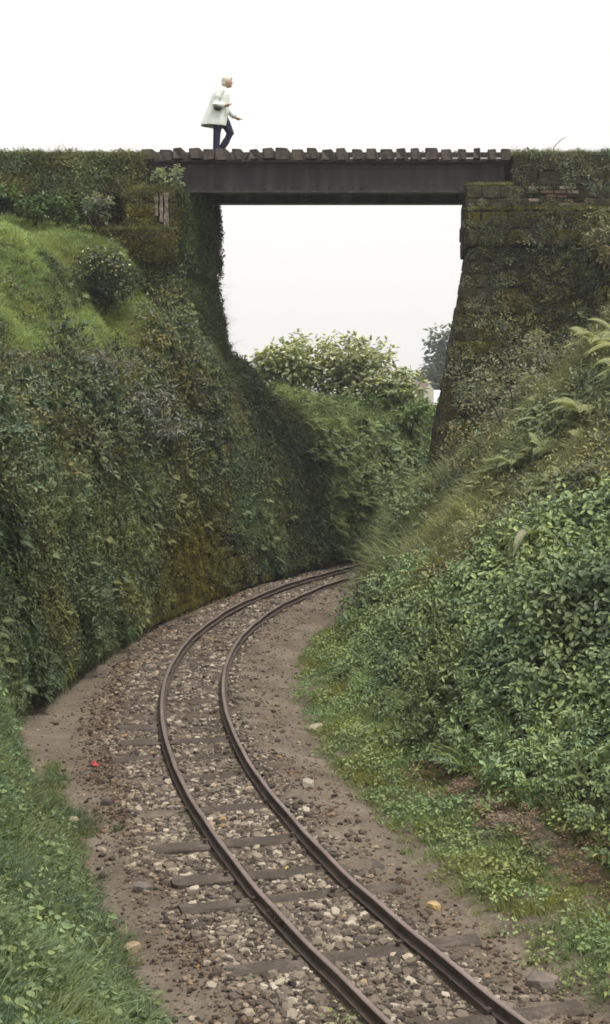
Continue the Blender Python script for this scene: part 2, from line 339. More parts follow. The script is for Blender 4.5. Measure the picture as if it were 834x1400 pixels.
# wide ground sheet beyond the cutting, dropped below the cutting itself
gx = np.concatenate([np.arange(-260, -30, 10), np.arange(-30, 60, 2), np.arange(60, 330, 10)]); gy = np.concatenate([np.arange(-60, 0, 6), np.arange(0, 60, 2), np.arange(60, 140, 4), np.arange(140, 420, 10)])
X, Y = np.meshgrid(gx, gy, indexing='ij'); G3 = np.stack([X, Y, 0*X], -1)
dist = np.sqrt(np.min((X[..., None] - _cx[None, None, ::50])**2 + (Y[..., None] - _cy[None, None, ::50])**2, -1))
zf = 2.75 - 0.006 * np.maximum(Y - 45, 0) + fbm(G3, 0.05, 3, 77) * 0.35 * sstep(8, 30, dist)
zf = np.where(Y > 130, zf - (Y - 130) * 0.03, zf)
zf = zf - 6.0 * sstep(12.5, 7.5, dist)
G3[..., 2] = zf
o = link('ground', np_mesh('ground', G3.reshape(-1, 3), grid_faces(len(gx), len(gy)), smooth=True), M['field']); tag(o, kind='structure')
GROUND = Surf(G3)
# misty ridge far off
hx = np.linspace(-240, 200, 90); hy = np.linspace(290, 410, 24)
X, Y = np.meshgrid(hx, hy, indexing='ij'); H3 = np.stack([X, Y, 0*X], -1)
pk = np.exp(-((X + 60) / 55)**2) * 20 + np.exp(-((X - 120) / 70)**2) * 4
H3[..., 2] = -8 + (pk + 2) * np.sin(np.clip((Y - 290) / 120, 0, 1) * math.pi) + fbm(H3, 0.05, 4, 8) * 2.2
o = link('hills', np_mesh('hills', H3.reshape(-1, 3), grid_faces(90, 24), smooth=True), M['hill']); tag(o, kind='structure')

# ------------------------------------------------------------------ railway track
track = empty('railway_track', TP(10., 0., GZ)); tag(track, 'narrow gauge railway track on wooden sleepers curving right under the bridge', 'railway track')
T0 = Vector(track.location)
def rail_mesh(name, u0, s0, s1, mb=None, step=.12):
    hh, hw, fw = 0.092, 0.0215, 0.046
    prof = [(-fw, -hh), (fw, -hh), (fw, -hh+.010), (.009, -hh+.02), (.007, -.032), (hw, -.022), (hw, -.006), (hw*.7, 0), (-hw*.7, 0), (-hw, -.006), (-hw, -.022), (-.007, -.032), (-.009, -hh+.02), (-fw, -hh+.010)]
    s = np.arange(s0, s1 + 1e-6, step); n = len(s); k = len(prof)
    V = np.stack([TP(s, u0 + p[0] * (1 if u0 < 0 else -1) * -1, p[1]) for p in prof], 1)
    V[..., 2] += 0.006 * np.sin(s * 1.9 + u0)[:, None] + 0.004 * np.sin(s * 5.1)[:, None]
    F = []
    for i in range(n - 1):
        for j in range(k): F.append([i*k+j, i*k+(j+1) % k, (i+1)*k+(j+1) % k, (i+1)*k+j])
    F.append(list(range(k))); F.append([(n-1)*k + j for j in range(k)][::-1])
    me = np_mesh(name, V.reshape(-1, 3) - np.array(T0), F)
    me.materials.append(M['rust']); me.materials.append(M['railhead'])
    for pi in range(n - 1): me.polygons[pi*k + 7].material_index = 1; me.polygons[pi*k+6].material_index = 1; me.polygons[pi*k+8].material_index = 1
    bm = bmesh.new(); bm.from_mesh(me); bmesh.ops.recalc_face_normals(bm, faces=bm.faces); bm.to_mesh(me); bm.free()
    return me
for u0, lb in ((0.395, 'outer rusty rail on the left'), (-0.395, 'inner rusty rail on the right')):
    r = link('rail', rail_mesh('rail', u0, -8.5, 50), None, track); r['label'] = lb
    for sj in ((5.3, 14.9, 24.4) if u0 > 0 else (7.9, 17.3, 27.1)):
        mb = MB()
        for sd in (-1, 1):
            a = TP(np.array([sj-.17, sj+.17]), u0 + sd*.012, -.075); b = TP(np.array([sj-.17, sj+.17]), u0 + sd*.022, -.075)
            q = [a[0], a[1], b[1], b[0]]
            mb.poly([Vector(p) - T0 for p in q] + [Vector(p) - T0 + Vector((0, 0, .042)) for p in q], [[0,1,2,3][::-1], [4,5,6,7], [0,1,5,4], [1,2,6,5], [2,3,7,6], [3,0,4,7]])
            for kk in (-.11, -.04, .04, .11):
                c = TP(sj+kk, u0 + sd*.026, -.053); mb.ball(Vector(c) - T0, .012, 6, 4)
        f = mb.build('fishplate', M['rust'], r)
def sleeper_mesh(name, L, W, H, seed, rounded=False):
    rs = np.random.default_rng(seed); xs = np.linspace(-L/2, L/2, 13); k = 8
    if rounded: ring = [(W/2*math.cos(a), H/2*math.sin(a)) for a in np.linspace(0, 2*math.pi, 8, endpoint=False) + .4]
    else: c = .018; ring = [(W/2, -H/2), (W/2, H/2-c), (W/2-c, H/2), (-W/2+c, H/2), (-W/2, H/2-c), (-W/2, -H/2), (-W/4, -H/2-.004), (W/4, -H/2-.004)]
    V = np.array([[(x, a, b) for a, b in ring] for x in xs])
    V += fbm(V + seed * 3.1, 3.0, 2, seed)[..., None] * np.array([0, .02, .014]) + rs.normal(0, .003, V.shape)
    V[0, :, 0] += rs.uniform(-.05, .03, k); V[-1, :, 0] += rs.uniform(-.03, .05, k)
    F = [[i*k+j, (i+1)*k+j, (i+1)*k+(j+1) % k, i*k+(j+1) % k] for i in range(12) for j in range(k)] + [list(range(k)), [12*k+j for j in range(k)][::-1]]
    return np_mesh(name, V.reshape(-1, 3), F)
smeshes = [sleeper_mesh('sleeper', L, .20, .15, i) for i, L in enumerate((1.85, 1.8, 1.9, 1.86, 1.78))]
slog = sleeper_mesh('sleeper', 1.95, .19, .17, 31, True)
for m_ in smeshes + [slog]: m_.materials.append(M['wood'])
# stations measured for the near sleepers, then evenly on
near = [1.2, 1.95, 2.55, 3.28, 4.55, 5.8, 6.4, 7.25, 8.35, 9.55, 10.4, 11.05]
stn = list(np.arange(-8, 1, .72)) + near + list(np.arange(11.75, 50, .72))
for i, s in enumerate(stn):
    me = slog if abs(s - 3.28) < .01 else smeshes[i % 5]
    o = link('sleeper', me, None, track)
    hd = float(np.interp(s, _S, _H)) + random.uniform(-.05, .05); p = Vector(TP(s, random.uniform(-.06, .06) + .05, -.093 - .072 - random.uniform(0, .022) - (0.0 if s < 8.2 else random.uniform(0.005, .035) if s < 11.5 else random.uniform(.03, .06))))
    o.matrix_parent_inverse = Matrix.Identity(4); o.location = p - T0
    o.rotation_euler = (random.uniform(-.03, .03), random.uniform(-.025, .025), hd + math.pi/2)
    if s in near and me is slog: o['label'] = 'round log sleeper with a cut end showing'
STN = np.array(stn)
_sp = MB(); _sp.box(-.012, .012, -.012, .012, -.05, .022); _sp.box(-.018, .018, -.03, .016, .0225, .04); _spm = _sp.mesh('spike'); _spm.materials.append(M['rust'])
for o in [c for c in track.children if c.name.startswith('sleeper')]:
    wy = (o.location + T0).y
    if 7 < wy < 19:
        for u_ in (.395, -.395):
            for sd in (-1, 1):
                k_ = link('spike', _spm, None, o); k_.location = (u_ + sd*.066, random.uniform(-.05, .05), .075); k_.rotation_euler = (0, 0, -sd*math.pi/2)

# ------------------------------------------------------------------ instancing stuff on points
def inst_tree(coll):
    ng = bpy.data.node_groups.new('scatter_' + coll.name, 'GeometryNodeTree')
    ng.interface.new_socket('Geometry', in_out='INPUT', socket_type='NodeSocketGeometry'); ng.interface.new_socket('Geometry', in_out='OUTPUT', socket_type='NodeSocketGeometry')
    N, L = ng.nodes, ng.links
    gi = N.new('NodeGroupInput'); go = N.new('NodeGroupOutput'); ip = N.new('GeometryNodeInstanceOnPoints'); ci = N.new('GeometryNodeCollectionInfo')
    ci.inputs['Collection'].default_value = coll; ci.inputs['Separate Children'].default_value = True; ci.inputs['Reset Children'].default_value = True
    def na(nm, ty):
        a = N.new('GeometryNodeInputNamedAttribute'); a.data_type = ty; a.inputs['Name'].default_value = nm
        return [x for x in a.outputs if x.enabled and x.name == 'Attribute'][0]
    er = N.new('FunctionNodeEulerToRotation'); L.new(na('rot', 'FLOAT_VECTOR'), er.inputs[0])
    L.new(gi.outputs[0], ip.inputs['Points']); L.new(ci.outputs[0], ip.inputs['Instance']); ip.inputs['Pick Instance'].default_value = True
    L.new(na('idx', 'INT'), ip.inputs['Instance Index']); L.new(er.outputs[0], ip.inputs['Rotation']); L.new(na('scl', 'FLOAT_VECTOR'), ip.inputs['Scale'])
    L.new(ip.outputs[0], go.inputs[0])
    return ng
_trees = {}
def frames(up, yaw):
    """euler angles with local z along up and a turn of yaw about it"""
    up = up / np.linalg.norm(up, axis=1, keepdims=True); ref = np.where(np.abs(up[:, :1]) > .9, [[0., 1, 0]], [[1., 0, 0]])
    x = np.cross(ref, up); x /= np.linalg.norm(x, axis=1, keepdims=True); y = np.cross(up, x)
    c, s = np.cos(yaw)[:, None], np.sin(yaw)[:, None]; x2 = x*c + y*s; y2 = np.cross(up, x2)
    return np.stack([np.arctan2(y2[:, 2], up[:, 2]), np.arcsin(np.clip(-x2[:, 2], -1, 1)), np.arctan2(x2[:, 1], x2[:, 0])], 1)
def scatter(name, coll, P, up, yaw, scl, colr, label, cat, parent=None):
    n = len(P)
    if np.ndim(scl) == 1: scl = np.repeat(np.asarray(scl)[:, None], 3, 1)
    me = bpy.data.meshes.new(name); me.vertices.add(n); me.vertices.foreach_set('co', np.asarray(P, np.float32).ravel())
    for nm, ty, dat, key in (('rot', 'FLOAT_VECTOR', frames(up, yaw), 'vector'), ('scl', 'FLOAT_VECTOR', scl, 'vector'), ('col', 'FLOAT_COLOR', np.concatenate([colr, np.ones((n, 1))], 1), 'color')):
        me.attributes.new(nm, ty, 'POINT').data.foreach_set(key, np.asarray(dat, np.float32).ravel())
    me.attributes.new('idx', 'INT', 'POINT').data.foreach_set('value', rng.integers(0, len(coll.objects), n).astype(np.int32))
    o = link(name, me, None, parent); md = o.modifiers.new('scatter', 'NODES')
    if coll.name not in _trees: _trees[coll.name] = inst_tree(coll)
    md.node_group = _trees[coll.name]
    tag(o, label, cat if not parent else None, None, 'stuff')
    return o
def cull(P, *arrs, margin=260, dmax=200):
    x, y, d = project(P); k = (x > -margin) & (x < 834 + margin) & (y > -margin) & (y < 1400 + margin) & (P[:, 1] > 2) & (d < dmax)
    return (P[k],) + tuple(a[k] for a in arrs)

# --- leaf geometry
def leaves(B, D, Nn, L, W, droop=0.25, fold=0.18):
    """many leaves at once: base, direction, normal, length, width -> verts, tris"""
    D = D / np.linalg.norm(D, axis=1, keepdims=True); S = np.cross(D, Nn); S /= (np.linalg.norm(S, axis=1, keepdims=True) + 1e-9); Nn = np.cross(S, D)
    L = np.asarray(L)[:, None]; W = np.asarray(W)[:, None]
    m1 = B + D*L*.3 - Nn*W*fold; m2 = B + D*L*.66 - Nn*(W*fold + L*droop*.35); t = B + D*L - Nn*L*droop
    l1 = B + D*L*.24 + S*W*.42; r1 = B + D*L*.24 - S*W*.42; l2 = B + D*L*.62 + S*W*.40 - Nn*L*droop*.3; r2 = B + D*L*.62 - S*W*.40 - Nn*L*droop*.3
    V = np.stack([B, l1, r1, m1, l2, r2, m2, t], 1).reshape(-1, 3); k = np.arange(len(B))[:, None] * 8
    F = np.concatenate([k + q for q in ([0, 3, 1], [0, 2, 3], [1, 3, 6], [1, 6, 4], [3, 2, 5], [3, 5, 6], [4, 6, 7], [6, 5, 7])])
    return V, F
def blades(B, D, L, W, bend, seg=3, side=None):
    """grass blades: base, initial direction, length, width, droop"""
    n = len(B); D = D / np.linalg.norm(D, axis=1, keepdims=True)
    S = np.cross(D, rng.normal(size=(n, 3))) if side is None else side; S /= np.linalg.norm(S, axis=1, keepdims=True)
    rows = []
    for i in range(seg + 1):
        f = i / seg; c = B + D * (L * f)[:, None]; c[:, 2] -= bend * L * f**2.2
        hz = D.copy(); hz[:, 2] = 0; c += hz * (bend * L * f * f * .35)[:, None]
        wd = W * (1 - f)**.7 * .5 if i else W * .35
        rows += [c + S * np.asarray(wd)[:, None], c - S * np.asarray(wd)[:, None]] if i < seg else [c]
    k = 2*seg + 1; V = np.stack(rows, 1).reshape(-1, 3); o = np.arange(n)[:, None] * k; F = []
    for i in range(seg - 1): F += [o + [2*i, 2*i+1, 2*i+3], o + [2*i, 2*i+3, 2*i+2]]
    F += [o + [2*seg-2, 2*seg-1, 2*seg]]
    return V, np.concatenate(F), k
def rdir(n, up=0.0):
    v = rng.normal(size=(n, 3)); v[:, 2] = np.abs(v[:, 2]) * (1 if up else 1) + up; return v / np.linalg.norm(v, axis=1, keepdims=True)
def join(parts):
    V, F, A, n = [], [], [], 0
    for v, f, a in parts: V.append(v); F.append(f + n); A.append(a); n += len(v)
    return np.concatenate(V), np.concatenate(F), np.concatenate(A)
SRC = {}
def source(kind, nvar, fn, mat):
    c = bpy.data.collections.new(kind + '_sources')
    for i in range(nvar):
        V, F, A = fn(i); me = np_mesh(kind, V, F, A); me.materials.append(M[mat]); c.objects.link(bpy.data.objects.new(kind + '_source', me))
    SRC[kind] = c
def s_short(i):
    n = 34; B = np.c_[rng.normal(0, .045, (n, 2)), np.zeros(n)]; D = rdir(n, 1.1); L = rng.uniform(.06, .17, n)
    V, F, k = blades(B, D, L, rng.uniform(.005, .009, n), rng.uniform(.1, .6, n), 3); return V, F, np.repeat(rng.random(n), k)
def s_tall(i):
    n = 34; B = np.c_[rng.normal(0, .06, (n, 2)), np.zeros(n)]; D = rdir(n, 1.3); L = rng.uniform(.3, .8, n)
    V, F, k = blades(B, D, L, rng.uniform(.008, .016, n), rng.uniform(.2, .75, n), 5); return V, F, np.repeat(rng.random(n), k)
def s_hang(i):      # drooping grass, local z outwards from the bank; gravity handled by strong droop when the clump leans
    n = 40; B = np.c_[rng.normal(0, .07, (n, 2)), np.zeros(n)]; D = rdir(n, .6); L = rng.uniform(.18, .5, n)
    V, F, k = blades(B, D, L, rng.uniform(.007, .013, n), rng.uniform(.7, 1.3, n), 5); return V, F, np.repeat(rng.random(n), k)
def s_nettle(i):
    parts = []; H = rng.uniform(.32, .6); lean = rng.normal(0, .12, 2); nn = 6 + i % 3
    for st in range(3):
        off = rng.normal(0, .09, 2) if st else np.zeros(2); hh = H * (1 if st == 0 else rng.uniform(.5, .9)); ln = lean + rng.normal(0, .12, 2)
        B, D = [], []
        for kx in range(nn):
            f = (kx + 1) / nn; a0 = kx * 1.57 + rng.uniform(-.3, .3)
            for q in range(2 if kx < nn - 1 else 4):
                a = a0 + q * (math.pi if kx < nn - 1 else math.pi/2); B.append([off[0] + ln[0]*f*f, off[1] + ln[1]*f*f, hh*f]); D.append([math.cos(a), math.sin(a), rng.uniform(-.75, .1)])
        B, D = np.array(B), np.array(D); n = len(B); f = B[:, 2] / hh
        L = rng.uniform(.085, .145, n) * (1.15 - .5*f); Nn = np.c_[D[:, 0]*.5, D[:, 1]*.5, np.ones(n)] + rng.normal(0, .15, (n, 3))
        V, F = leaves(B + D*.02, D, Nn, L, L*.66, .2); parts.append((V, F, np.repeat(np.clip(rng.normal(.42 + .2*(f > .9), .2), 0, 1), 8)))
        sv, sf, k = blades(np.array([[off[0], off[1], 0.]]), np.array([[ln[0], ln[1], hh]]), np.array([hh]), np.array([.012]), np.array([0.]), 3); parts.append((sv, sf, np.full(len(sv), .35)))
    return join(parts)
def s_ivy(i):       # small creeping leaves on a steep face, local z outwards
    n = 42; a = rng.uniform(0, 6.28, n); r = .17 * np.sqrt(rng.random(n)); B = np.c_[r*np.cos(a), r*np.sin(a), rng.uniform(0, .09, n)]
    D = np.c_[rng.normal(0, .8, n), rng.normal(0, .8, n), rng.uniform(-.1, .6, n)]; L = rng.uniform(.03, .07, n); Nn = rng.normal(0, .45, (n, 3)) + [0, 0, 1]
    V, F = leaves(B, D, Nn, L, L*.75, .25); return V, F, np.repeat(np.clip(rng.normal(.45, .22, n), 0, 1), 8)
def s_moss(i):
    n = 46; a = rng.uniform(0, 6.28, n); r = .12 * np.sqrt(rng.random(n)); B = np.c_[r*np.cos(a), r*np.sin(a), np.zeros(n)]
    V, F, k = blades(B, rdir(n, .5), rng.uniform(.02, .06, n), rng.uniform(.008, .016, n), rng.uniform(.0, .5, n), 2); return V, F, np.repeat(rng.random(n), k)
def s_bush(i):      # twiggy shrub sprays with broad leaves
    parts = []
    for st in range(6):
        d = rdir(1, .5)[0]; hh = rng.uniform(.3, .55); n = 16; f = np.linspace(.25, 1, n); bend = rng.normal(0, .15, 3)
        B = d[None]*hh*f[:, None] + bend[None]*(f**2)[:, None]*.5; D = d[None]*.5 + rng.normal(0, .65, (n, 3)); L = rng.uniform(.06, .115, n)
        Nn = rng.normal(0, .35, (n, 3)) + [0, 0, 1]; V, F = leaves(B, D, Nn, L, L*.5, .25); parts.append((V, F, np.repeat(np.clip(rng.normal(.5, .22, n), 0, 1), 8)))
        sv, sf, k = blades(np.zeros((1, 3)), d[None], np.array([hh]), np.array([.012]), np.array([0.]), 2); parts.append((sv, sf, np.full(len(sv), .1)))
    return join(parts)
def fern(nf=9, Lf=.7, droop=.55, seed=0, cone=1.0):
    parts = []
    for q in range(nf):
        a = q * 6.283/nf + rng.uniform(-.3, .3); e = rng.uniform(.55, 1.15)*cone; L = Lf * rng.uniform(.7, 1.15); n = 20
        f = np.linspace(.1, 1, n); dr = droop * rng.uniform(.8, 1.25)
        hx = np.cos(e)*L*f; hz = np.sin(e)*L*f - dr*L*f**2; c = np.c_[hx*math.cos(a), hx*math.sin(a), hz]
        tg = np.gradient(c, axis=0); tg /= np.linalg.norm(tg, axis=1, keepdims=True); side = np.array([-math.sin(a), math.cos(a), 0.]); nm = np.cross(tg, side[None])
        nm *= np.sign(nm[:, 2:3] + 1e-6)
        pl = .2*L * np.sin(np.clip(f*1.05, 0, 1)**.75 * math.pi)**.8 * (1 - f*.35) + .01
        for sd in (-1, 1):
            D = side[None]*sd + tg*.45 - nm*.12; V, F = leaves(c, D, nm, pl, np.full(n, .022*L/.7 + .002), .25, .1); parts.append((V, F, np.repeat(np.clip(.5 + rng.normal(0, .12, n) + .15*f, 0, 1), 8)))
        sv, sf, k = blades(np.zeros((1, 3)), np.array([[math.cos(e)*math.cos(a), math.cos(e)*math.sin(a), math.sin(e)]]), np.array([L]), np.array([.012]), np.array([dr]), 6); parts.append((sv, sf, np.full(len(sv), .2)))
    return join(parts)
def s_fern(i): return fern(7 + i % 3, .55, .5)
def s_weed(i):      # low clover-like weed with round leaves
    n = 34; a = rng.uniform(0, 6.28, n); r = .13*np.sqrt(rng.random(n)); hgt = rng.uniform(.03, .12, n); B = np.c_[r*np.cos(a), r*np.sin(a), hgt]
    D = np.c_[np.cos(a), np.sin(a), rng.uniform(-.2, .4, n)] + rng.normal(0, .4, (n, 3)); L = rng.uniform(.02, .042, n)
    V, F = leaves(B, D, rng.normal(0, .4, (n, 3)) + [0, 0, 1], L, L*.75, .25); return V, F, np.repeat(np.clip(rng.normal(.5, .22, n), 0, 1), 8)
source('short_grass', 5, s_short, 'grass'); source('tall_grass', 5, s_tall, 'grass'); source('hanging_grass', 5, s_hang, 'grass')
source('nettle', 7, s_nettle, 'gloss_leaf'); source('ivy', 6, s_ivy, 'leaf'); source('moss', 4, s_moss, 'grass'); source('bush', 6, s_bush, 'gloss_leaf')
source('fern', 5, s_fern, 'leaf'); source('weed', 5, s_weed, 'leaf')
def tint(P, base, amt=.22, freq=.8, seed=0, yellow=.15):
    """natural drift of the plants' own colour from patch to patch and plant to plant"""
    n = fbm(P, freq, 3, seed)[:, None]; m = rng.normal(0, .10, (len(P), 1)); b = np.array(base)[None]
    hue = (fbm(P, freq*1.7, 2, seed+50)[:, None]) * yellow
    return np.clip(b * (1 + n*amt*1.6 + m) * (1 + hue * np.array([[1.3, .3, -1.0]])), .004, 1)

# ------------------------------------------------------------------ ballast
def rockmesh(i):
    bm = bmesh.new(); bmesh.ops.create_icosphere(bm, subdivisions=1, radius=.5); rs = np.random.default_rng(100+i)
    sx = np.array([1, rs.uniform(.6, .9), rs.uniform(.4, .7)])
    for v in bm.verts:
        c = np.array(v.co); c = c * (1 + rs.uniform(-.3, .3)); c = np.clip(c, -.38, .38) * sx; v.co = c
    me = bpy.data.meshes.new('stone'); bm.to_mesh(me); bm.free(); me.materials.append(M['rock']); return me
rocks = [rockmesh(i) for i in range(9)]
c = bpy.data.collections.new('stone_sources')
for m_ in rocks:
    m2 = m_.copy(); m2.materials.clear(); m2.materials.append(M['gravel']); c.objects.link(bpy.data.objects.new('stone_source', m2))
SRC['stone'] = c
bedo = MB()     # ballast bed: a low crowned layer between and beside the rails
sb = np.arange(-9, 50, .1); ub = np.linspace(-.85, 1.25, 26)
Pb = TP(sb[:, None], ub[None], 0*ub[None])
Pb[..., 2] = -.13 + .02*sstep(8, 13, sb)[:, None] - .06*sstep(.75, 1.25, ub)[None] - .06*sstep(-.55, -.85, ub)[None] + .022*fbm(Pb, 3, 2, 61) - .02
bal = link('ballast_bed', np_mesh('ballast_bed', Pb.reshape(-1, 3), grid_faces(*Pb.shape[:2])[:, ::-1], smooth=True), M['bedsoil']); tag(bal, kind='structure')
BAL = Surf(Pb)
def ballast():
    out = []
    P, N = BED.density(1900); s, u = to_su(P)
    dens = np.where((u < 1.05) & (u > -.6), 1.0, 0.0) + np.where(u >= 1.05, .55*sstep(1.55, 1.0, u), 0) + np.where(u <= -.6, .35*sstep(-1.3, -.6, u) * np.where(s < 8, 1.5, .8), 0)
    pn = fbm(P, .9, 3, 15); dens = dens * np.clip(.85 + pn*.9, .25, 1.2) + .02
    # long trodden stretch in the curve: stones sunk in mud
    dens *= np.where(s > 16, .75, 1)
    k = rng.random(len(P)) < dens; P, N, u, s = P[k], N[k], u[k], s[k]
    return P, u, s
P, u, s = ballast(); P, u, s = cull(P, u, s, margin=200, dmax=48)
zb = np.where((u > -.8) & (u < 1.2), np.maximum(P[:, 2], -.152 + .02*sstep(8, 13, s) - .06*sstep(.75, 1.25, u) - .06*sstep(-.55, -.85, u)), P[:, 2])
P[:, 2] = zb
size = np.clip(rng.lognormal(math.log(.037), .5, len(P)), .014, .12) * np.where((u > 1.1) | (u < -.6), .8, 1)
near_r = np.minimum(np.abs(u - .395), np.abs(u + .395)); ok = near_r > .05 + size*.35
on_sl = np.min(np.abs(s[:, None] - STN[None]), 1) < .12
ok &= ~(on_sl & (np.abs(u) < .95) & (rng.random(len(P)) < np.where(s > 9, .85, .96)))
P, u, s, size = P[ok], u[ok], s[ok], size[ok]
px, py, pd = project(P); vis = (px > 5) & (px < 830) & (py < 1398) & (np.abs(u) < 1.6)
order = np.argsort(-(size / pd) * vis)[:300]
rest = np.ones(len(P), bool); rest[order] = False
for i in order:
    o = link('stone', rocks[i % 9], None, bal); o.location = P[i] + [0, 0, size[i]*.12]; o.rotation_euler = (rng.uniform(-.4, .4), rng.uniform(-.4, .4), rng.uniform(0, 6.28)); o.scale = (size[i],)*3
k = rest
soil_ = (sstep(.75, 1.15, u) + sstep(-.55, -.8, u))[:, None]*.75*np.clip(1 + fbm(P, 1.3, 2, 16)[:, None], .3, 1.2); soil_ = np.maximum(soil_, .55*sstep(.1, .5, fbm(P, .9, 3, 18))[:, None]*(s > 11)[:, None]); gcol = (1 - soil_) + soil_*np.array([[.62, .50, .42]])
up = np.c_[rng.normal(0, .3, (k.sum(), 2)), np.ones(k.sum())]
scatter('gravel', SRC['stone'], P[k] + np.c_[0*size[k], 0*size[k], size[k]*.1], up, rng.uniform(0, 6.28, k.sum()), size[k], gcol[k], 'loose pale ballast gravel between and beside the rails', 'gravel')
P, N = BED.density(420); s, u = to_su(P); k = rng.random(len(P)) < np.clip(.5 + .9*fbm(P, 1.2, 2, 71), .05, 1); P = cull(P[k], margin=120, dmax=40)[0]
sz = np.clip(rng.lognormal(math.log(.014), .4, len(P)), .006, .035)
scatter('grit', SRC['stone'], P, np.c_[rng.normal(0, .3, (len(P), 2)), np.ones(len(P))], rng.uniform(0, 6.28, len(P)), sz, np.ones((len(P), 3))*[[.85, .75, .66]], 'small grit and crumbs of stone lying on the earth', 'grit')

# ------------------------------------------------------------------ masonry helpers
def frustum(mb, bot, top, z0, z1):
    n = len(bot); mb.poly([(x, y, z0) for x, y in bot] + [(x, y, z1) for x, y in top], [list(range(n))[::-1], list(range(n, 2*n))] + [[i, (i+1) % n, n+(i+1) % n, n+i] for i in range(n)])
def block_mesh(name, i):
    bm = bmesh.new(); bmesh.ops.create_cube(bm, size=1.0); rs = np.random.default_rng(i)
    bmesh.ops.bevel(bm, geom=bm.edges[:], offset=.09, segments=1, affect='EDGES')
    for v in bm.verts: v.co = np.array(v.co) + rs.normal(0, .022, 3)
    me = bpy.data.meshes.new(name); bm.to_mesh(me); bm.free(); return me
_blk = {}
def blocks(name, mat):
    if (name, mat) not in _blk:
        _blk[(name, mat)] = [block_mesh(name, 40+i) for i in range(4)]
        for m_ in _blk[(name, mat)]: m_.materials.append(M[mat])
    return _blk[(name, mat)]
def stone_face(parent, bl, br, tl, tr, ch, ln, mats=('stone',), name='stone', proud=.02, depth=.14, keep=None, toward=(0, -1, 0)):
    bl, br, tl, tr = map(Vector, (bl, br, tl, tr)); H = ((tl-bl).length + (tr-br).length)/2; nrow = max(1, round(H/ch)); base = Vector(parent.location)
    nrm = (br-bl).cross(tl-bl).normalized()
    if nrm.dot(Vector(toward)) < 0: nrm = -nrm
    for r in range(nrow):
        f0, f1 = r/nrow, (r+1)/nrow; a0, b0 = bl.lerp(tl, f0), br.lerp(tr, f0); a1, b1 = bl.lerp(tl, f1), br.lerp(tr, f1)
        L = (b0-a0).length; cuts = [0.0]; 
        first = ln * (random.uniform(.4, .7) if r % 2 else random.uniform(.9, 1.1))
        while cuts[-1] < L - ln*.35: cuts.append(min(L, cuts[-1] + (first if len(cuts) == 1 else ln*random.uniform(.75, 1.3))))
        cuts[-1] = L
        for c0, c1 in zip(cuts[:-1], cuts[1:]):
            q = a0.lerp(b0, (c0+c1)/2/L).lerp(a1.lerp(b1, (c0+c1)/2/L), .5)
            if keep and not keep(q): continue
            ax = (b0-a0).normalized(); n2 = nrm; upv = n2.cross(ax).normalized()
            if upv.z < 0: upv = -upv
            j = random.choice(mats); o = link(name, random.choice(blocks(name, j)), None, parent)
            pr = proud + random.uniform(-.012, .018)
            mt = Matrix((ax*((c1-c0)-.022), -n2*depth, upv*(H/nrow-.02))).transposed().to_4x4(); mt.translation = q + n2*(pr - depth/2) - base
            o.matrix_basis = mt
def quad_surf(bl, br, tl, tr, n=14, m=14, amp=.0, seed=0):
    a, b = np.meshgrid(np.linspace(0, 1, n), np.linspace(0, 1, m), indexing='ij'); a = a[..., None]; b = b[..., None]
    bl, br, tl, tr = (np.array(v, float) for v in (bl, br, tl, tr)); V = (bl*(1-a)+br*a)*(1-b) + (tl*(1-a)+tr*a)*b
    return Surf(V)

# ------------------------------------------------------------------ bridge
bridge = empty('girder_bridge', (0.5, 30.5, 7.96)); tag(bridge, 'dark steel girder railway bridge with wooden sleepers spanning the cutting', 'bridge')
BO = Vector(bridge.location)
def bpart(name, mat, fn, lab=None):
    mb = MB(); fn(mb); mb.v = [tuple(Vector(p) - BO) for p in mb.v]; o = mb.build(name, M[mat], bridge)
    if lab: o['label'] = lab
    return o
def girder(y, x0, x1):
    def web(mb): mb.box(x0, x1, y-.012, y+.012, 7.99, 8.575)
    g = bpart('girder', 'steel', web)
    def sub(name, fn):
        mb = MB(); fn(mb); mb.v = [tuple(Vector(p) - BO) for p in mb.v]; return mb.build(name, M['steel'], g)
    sub('bottom_flange', lambda mb: (mb.box(x0, x1, y-.15, y+.15, 7.96, 7.988), mb.box(x0, x1, y-.10, y-.0125, 7.9885, 8.012), mb.box(x0, x1, y-.028, y-.0125, 8.0125, 8.10)))
    sub('top_flange', lambda mb: (mb.box(x0, x1, y-.16, y+.16, 8.577, 8.603), mb.box(x0, x1, y-.10, y-.0125, 8.553, 8.576), mb.box(x0, x1, y-.028, y-.0125, 8.47, 8.5525)))
    for i, x in enumerate(np.arange(x0+.55, x1-.2, 1.32)):
        sub('stiffener', lambda mb: mb.box(x-.035, x+.035, y-.024, y-.0125, 8.1005, 8.4695))
    def riv(mb):
        for x in np.arange(x0+.1, x1, .13):
            for zz in (8.055, 8.515): mb.ball((x, y-.028, zz), .014, 6, 4)
    sub('rivets', riv)['kind'] = 'stuff'
girder(29.72, -3.25, 4.1); girder(31.40, -2.95, 4.35)
for x in np.arange(-2.2, 4.0, 1.1):
    bpart('cross_brace', 'steel', lambda mb: (mb.box(x-.03, x+.03, 29.75, 31.37, 8.06, 8.13), mb.box(x-.004, x+.004, 29.75, 31.37, 8.13, 8.35)))
bsl = [sleeper_mesh('sleeper', 2.3, .225, .21, 60+i) for i in range(5)]
for m_ in bsl: m_.materials.append(M['bwood'])
nb_ = 25
